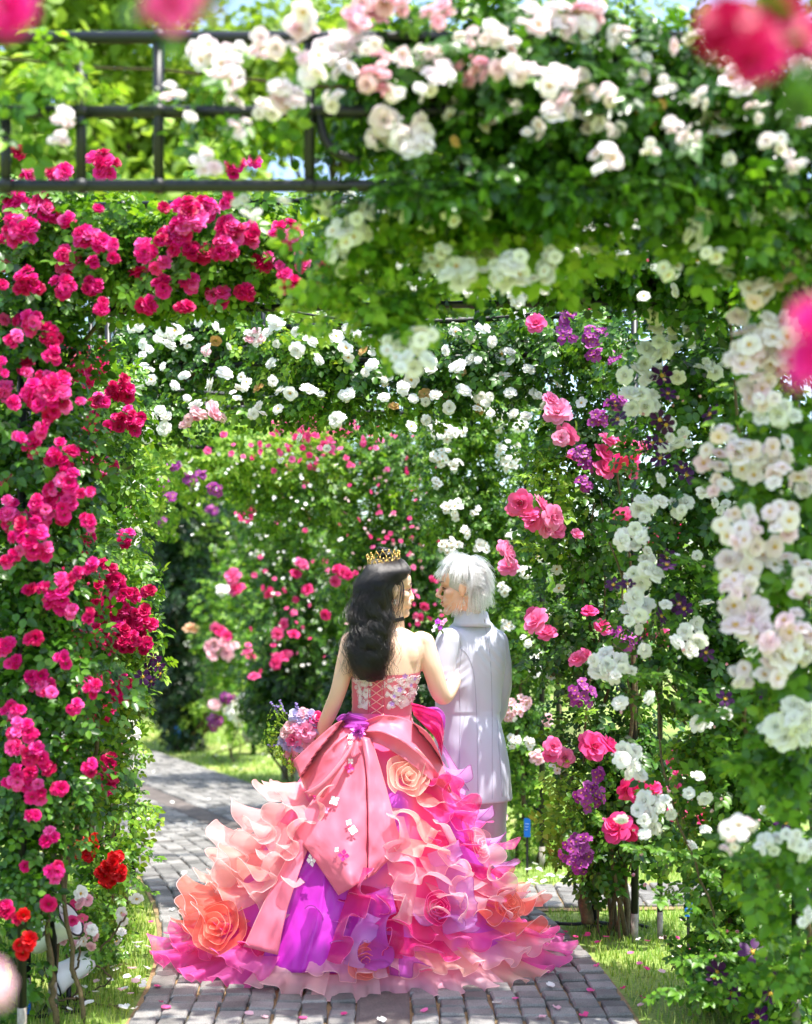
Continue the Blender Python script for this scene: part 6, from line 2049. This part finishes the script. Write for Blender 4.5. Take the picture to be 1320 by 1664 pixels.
# ------------------------------------------------------------------ bouquet
BQ = thing('bouquet', 'round bouquet of hot pink and lilac roses with lavender sprigs and greenery', 'bouquet', W(492, 1225, 5.6))
bc = W(490, 1192, 5.6)
for (x, y, r, k) in [(474, 1203, 14, 'hotpink'), (497, 1186, 16, 'pink'), (516, 1166, 14, 'hotpink'), (484, 1178, 12, 'pink'), (505, 1160, 10, 'lilac'), (512, 1172, 9, 'lilac'), (462, 1190, 11, 'blush'), (470, 1180, 12, 'blush'), (480, 1160, 11, 'lilac'), (492, 1158, 11, 'blush'), (466, 1214, 9, 'lilac'), (484, 1215, 10, 'lilac'), (470, 1226, 12, 'blush'), (520, 1184, 8, 'lilac'), (500, 1206, 12, 'blush'), (458, 1205, 9, 'lilac'), (488, 1168, 8, 'lilac'), (476, 1240, 9, 'pink')]:
    if k == 'lilac' and 'lilac' not in FL: FL['lilac'] = flower_meshes('rose', FULL, M['p_lilac'], 2)
    me = random.choice(FL[k])
    o = bpy.data.objects.new('rose', me); COL.objects.link(o); adopt(o, BQ)
    p = W(x, y, 5.53 + .0009 * math.hypot(x - 490, y - 1190))
    ax = (p - bc).normalized() + Vector((0, -.9, .25)); ax.normalize()
    R_ = r / F_PX * 5.5 * 1.08
    mt = (ax.to_track_quat('Z', 'Y').to_matrix() @ Matrix.Rotation(random.uniform(0, 6), 3, 'Z') @ Matrix.Diagonal((R_, R_, R_))).to_4x4(); mt.translation = p - ax * R_ * .4
    o.matrix_basis = mt
for (x, y, r) in [(446, 1172, 17), (440, 1190, 14), (452, 1158, 13), (437, 1205, 12), (447, 1215, 11), (468, 1238, 10), (474, 1250, 9), (456, 1228, 9)]:
    b = MB()
    c0 = W(x, y, 5.56)
    for k in range(26):
        dv = Vector((random.gauss(0, 1), random.gauss(0, 1), random.gauss(0, 1))).normalized()
        mini_flower(b, c0 + dv * r / F_PX * 5.5 * random.uniform(.5, 1), dv, .0075, 0, 4)
    b.tube([c0, bc], .003, 5, 0)
    b.build('green_sprig', [M['leaf_light']], BQ)
for (x0, y0, x1, y1) in [(462, 1172, 440, 1140), (466, 1168, 455, 1138), (472, 1165, 449, 1146), (484, 1158, 481, 1142), (462, 1210, 438, 1212)]:
    b = MB()
    a, e = W(x0, y0, 5.57), W(x1, y1, 5.56)
    b.tube([a, e], .0016, 5, 1)
    for k in range(26):
        t = .35 + .65 * k / 25
        b.ball(a.lerp(e, t) + Vector((random.gauss(0, .003), random.gauss(0, .003), random.gauss(0, .002))), .0036, 0, 5, 4)
    b.build('lavender_sprig', [mat_plain('lavender', lin(140, 120, 190), .7), M['bud_green']], BQ)
b = MB(); b.tube([bc, W(500, 1218, 5.63), W(508, 1245, 5.66)], [.018, .016, .014], 10); b.ball(bc, (.07, .05, .06))
b.build('handle', [M['bud_green']], BQ)

# ================================================================== small things on the ground
def garden_lamp(label, px, py, d, h, r, aim, metal='lamp_white', scale=1.0):
    base = W(px, py, d); base.z = 0
    o = thing('garden_spotlight', label, 'spotlight', base, 'garden spotlights on short stands')
    c = base + Vector((0, 0, h))
    a = Vector(aim).normalized()
    R = a.to_track_quat('Z', 'Y').to_matrix()
    prof = [(.02, -.16), (.055, -.155), (.07, -.12), (.075, 0), (.085, .05), (.1, .09), (.1, .11), (.085, .11), (.078, .06)]
    v, f = [], []
    n = 24
    for (rr, z) in prof:
        for k in range(n):
            t = 2 * math.pi * k / n
            v.append(c + R @ Vector((rr * math.cos(t), rr * math.sin(t), z)) * scale)
    for i in range(len(prof) - 1):
        for k in range(n):
            j = (k + 1) % n
            f.append((i * n + k, i * n + j, (i + 1) * n + j, (i + 1) * n + k))
    f.append(tuple(reversed(range(n))))
    mesh_obj('housing', v, f, M[metal], o)
    b = MB(); b.tube([c + R @ Vector((.1 * math.cos(2 * math.pi * k / 24), .1 * math.sin(2 * math.pi * k / 24), .11)) * scale for k in range(25)], .006 * scale, 6); b.build('rim', [M['rubber']], o)
    b = MB(); b.ball(c + R @ Vector((0, 0, .06)) * scale, (.07 * scale, .07 * scale, .02 * scale), rot=R); b.build('lens', [M['lamp_grey']], o)
    b = MB(); b.tube([base - Vector((0, 0, .02)), base + Vector((0, 0, h - .07 * scale))], .016 * scale, 8); b.build('stand', [M['rubber']], o)
    b = MB(); b.tube([base + Vector((0, 0, h - .08 * scale)), c + R @ Vector((.09, 0, 0)) * scale], .006, 6); b.tube([base + Vector((0, 0, h - .08 * scale)), c + R @ Vector((-.09, 0, 0)) * scale], .006, 6); b.build('bracket', [M['rubber']], o)
    b = MB(); b.tube([base + Vector((.09 * math.cos(t), .09 * math.sin(t), .006)) * 1.0 for t in [0, 2.1, 4.2, 6.28]], .008, 6); b.build('base_ring', [M['rubber']], o)
    return o


garden_lamp('white garden spotlight among pink miniature roses', 88, 1640, 4.8, .30, .1, (.75, -.1, .5), scale=.68)
garden_lamp('second white spotlight tipped down in the grass beside the lamp post', 112, 1620, 4.9, .12, .1, (-.7, -.45, -.35), scale=.6)
garden_lamp('weathered grey spotlight on the far lawn', 412, 1228, 13.0, .36, .1, (.05, -.15, 1), 'lamp_grey', 1.5)
garden_lamp('white topped spotlight under the purple cluster rose', 966, 1478, 6.1, .3, .1, (-.5, -.3, .5), scale=.8)


def plant_tag(label, px, py, d, w, h):
    c = W(px, py, d)
    o = thing('plant_label', label, 'plant label', (c.x, c.y, 0), 'blue plant labels on stakes')
    b = MB(); b.box((c.x - .006, c.y, -.03), (c.x + .006, c.y + .006, c.z)); b.build('stake', [M['rubber']], o, False)
    R = Matrix.Rotation(random.uniform(-.2, .2), 3, 'Z')
    b = MB(); b.box((-w / 2, -.004, -h / 2), (w / 2, 0, h / 2)); b.v = [c + R @ q for q in b.v]; b.build('plate', [M['tag_blue']], o, False)
    b = MB()
    for k in range(3): b.box((-w * .34, -.0048, h * (.2 - .16 * k)), (w * (.3 - .12 * k), -.0042, h * (.225 - .16 * k)))
    b.v = [c + R @ q for q in b.v]; b.build('print', [M['tag_mark']], o, False)


plant_tag('blue label on a stake at the foot of the white roses', 1119, 1473, 5.6, .032, .085)
plant_tag('blue label beside the posts behind the grey coat', 857, 1345, 7.2, .034, .10)
plant_tag('blue label at the foot of the far dark pillar', 289, 1190, 13.2, .055, .13)
plant_tag('blue label low beside the left black post', 46, 1636, 4.75, .02, .05)
plant_tag('small blue label by the white topped spotlight', 962, 1418, 5.95, .02, .03)

hz = thing('garden_hose', 'thin black hose lying in the grass beside the spotlight', 'hose', (.9, 6.1, 0))
b = MB(); b.tube(catmull([(W(905, 1508, 6.05).x, 6.05, .02), (.78, 6.0, .03), (.86, 6.1, .02), (.92, 6.0, .03), (1.0, 6.08, .02), (1.1, 6.0, .015)], 30), .008, 7); b.build('tube', [M['rubber']], hz)
b = MB(); b.ball((W(905, 1508, 6.05).x, 6.05, .02), (.016, .02, .012)); b.build('nozzle', [M['rubber']], hz)

# kerb stones along the verge
def petal_mesh(mat):
    v, f = [], []
    for i in range(4):
        for j in range(4):
            u, t = -1 + 2 * j / 3, i / 3
            wd = math.sin(math.pi * (.12 + .7 * t)) * .5
            v.append(Vector((u * wd, t - .5, .18 * u * u + .12 * (t - .5) ** 2)))
    for i in range(3):
        for j in range(3): f.append((i * 4 + j, i * 4 + j + 1, i * 4 + j + 5, i * 4 + j + 4))
    return make_mesh('fallen_petal', v, f, [mat])


PM = [petal_mesh(M['p_hotpink']), petal_mesh(M['p_blush']), petal_mesh(M['p_white'])]
GP = ['pink', 'pale pink', 'white']
fixed = [(492, 0, 0)]
def drop(x, y, k, where, z):
    o = bpy.data.objects.new('fallen_petal', PM[k]); COL.objects.link(o)
    s = random.uniform(.022, .036)
    o.scale = (s, s, s); o.location = (x, y, z + .004); o.rotation_euler = (random.gauss(0, .2), random.gauss(0, .2), random.uniform(0, 6.28))
    tag(o, f'{GP[k]} rose petal fallen on the {where}', 'petal', f'{GP[k]} petals on the {where}')


for px, py, k in [(270, 1640, 0), (262, 1630, 0), (405, 1650, 1), (492, 1657, 0), (690, 1645, 0), (838, 1625, 0), (960, 1612, 0), (950, 1652, 0), (808, 1632, 2), (894, 1603, 2), (620, 1660, 2), (245, 1500, 0), (240, 1540, 1), (238, 1575, 2), (330, 1460, 2), (300, 1420, 2), (350, 1390, 2), (310, 1340, 2), (280, 1305, 2), (250, 1255, 2), (340, 1300, 2), (380, 1320, 1), (230, 1240, 2), (300, 1270, 2), (280, 1480, 2), (430, 1655, 1), (256, 1605, 0), (560, 1650, 0), (880, 1655, 1), (905, 1640, 1)]:
    d = F_PX * (CAM_Z - .03) / (py - HY_PX); q = W(px, py, d); drop(q.x, q.y, k, 'stone path', .03)
for px, py, k in [(920, 1520, 0), (935, 1528, 0), (955, 1525, 0), (972, 1537, 0), (985, 1528, 0), (912, 1525, 0), (1052, 1535, 0), (1078, 1530, 1), (1038, 1532, 2), (1025, 1555, 0), (1040, 1572, 0), (1050, 1580, 0), (1100, 1530, 0), (1095, 1560, 2), (1013, 1612, 0), (1045, 1628, 0), (1042, 1640, 1), (1075, 1585, 1), (1105, 1545, 1), (1120, 1550, 0), (1150, 1550, 1), (970, 1575, 0), (1110, 1500, 1), (1130, 1535, 1)]:
    d = F_PX * (CAM_Z - .02) / (py - HY_PX); q = W(px, py, d); drop(q.x, q.y, k, 'right grass verge' if False else 'grass under the pink rose', .03)
for i in range(46):
    px, py = random.uniform(110, 235), random.uniform(1530, 1655)
    k = random.choice([2, 2, 2, 2, 1])
    d = F_PX * (CAM_Z - .02) / (py - HY_PX); q = W(px, py, d); drop(q.x, q.y, k, 'grass by the magenta wall', .035)
for i in range(30):
    px, py = random.uniform(240, 440), random.uniform(1205, 1262)
    d = F_PX * CAM_Z / (py - HY_PX); q = W(px, py, d)
    if not bool(on_path(np.array([q.x]), np.array([q.y]))[0]): drop(q.x, q.y, 2, 'far lawn', .04)
for i in range(24):
    px, py = random.uniform(850, 935), random.uniform(1415, 1450)
    d = F_PX * CAM_Z / (py - HY_PX); q = W(px, py, d); drop(q.x, q.y, 2, 'grass behind the gown', .035)
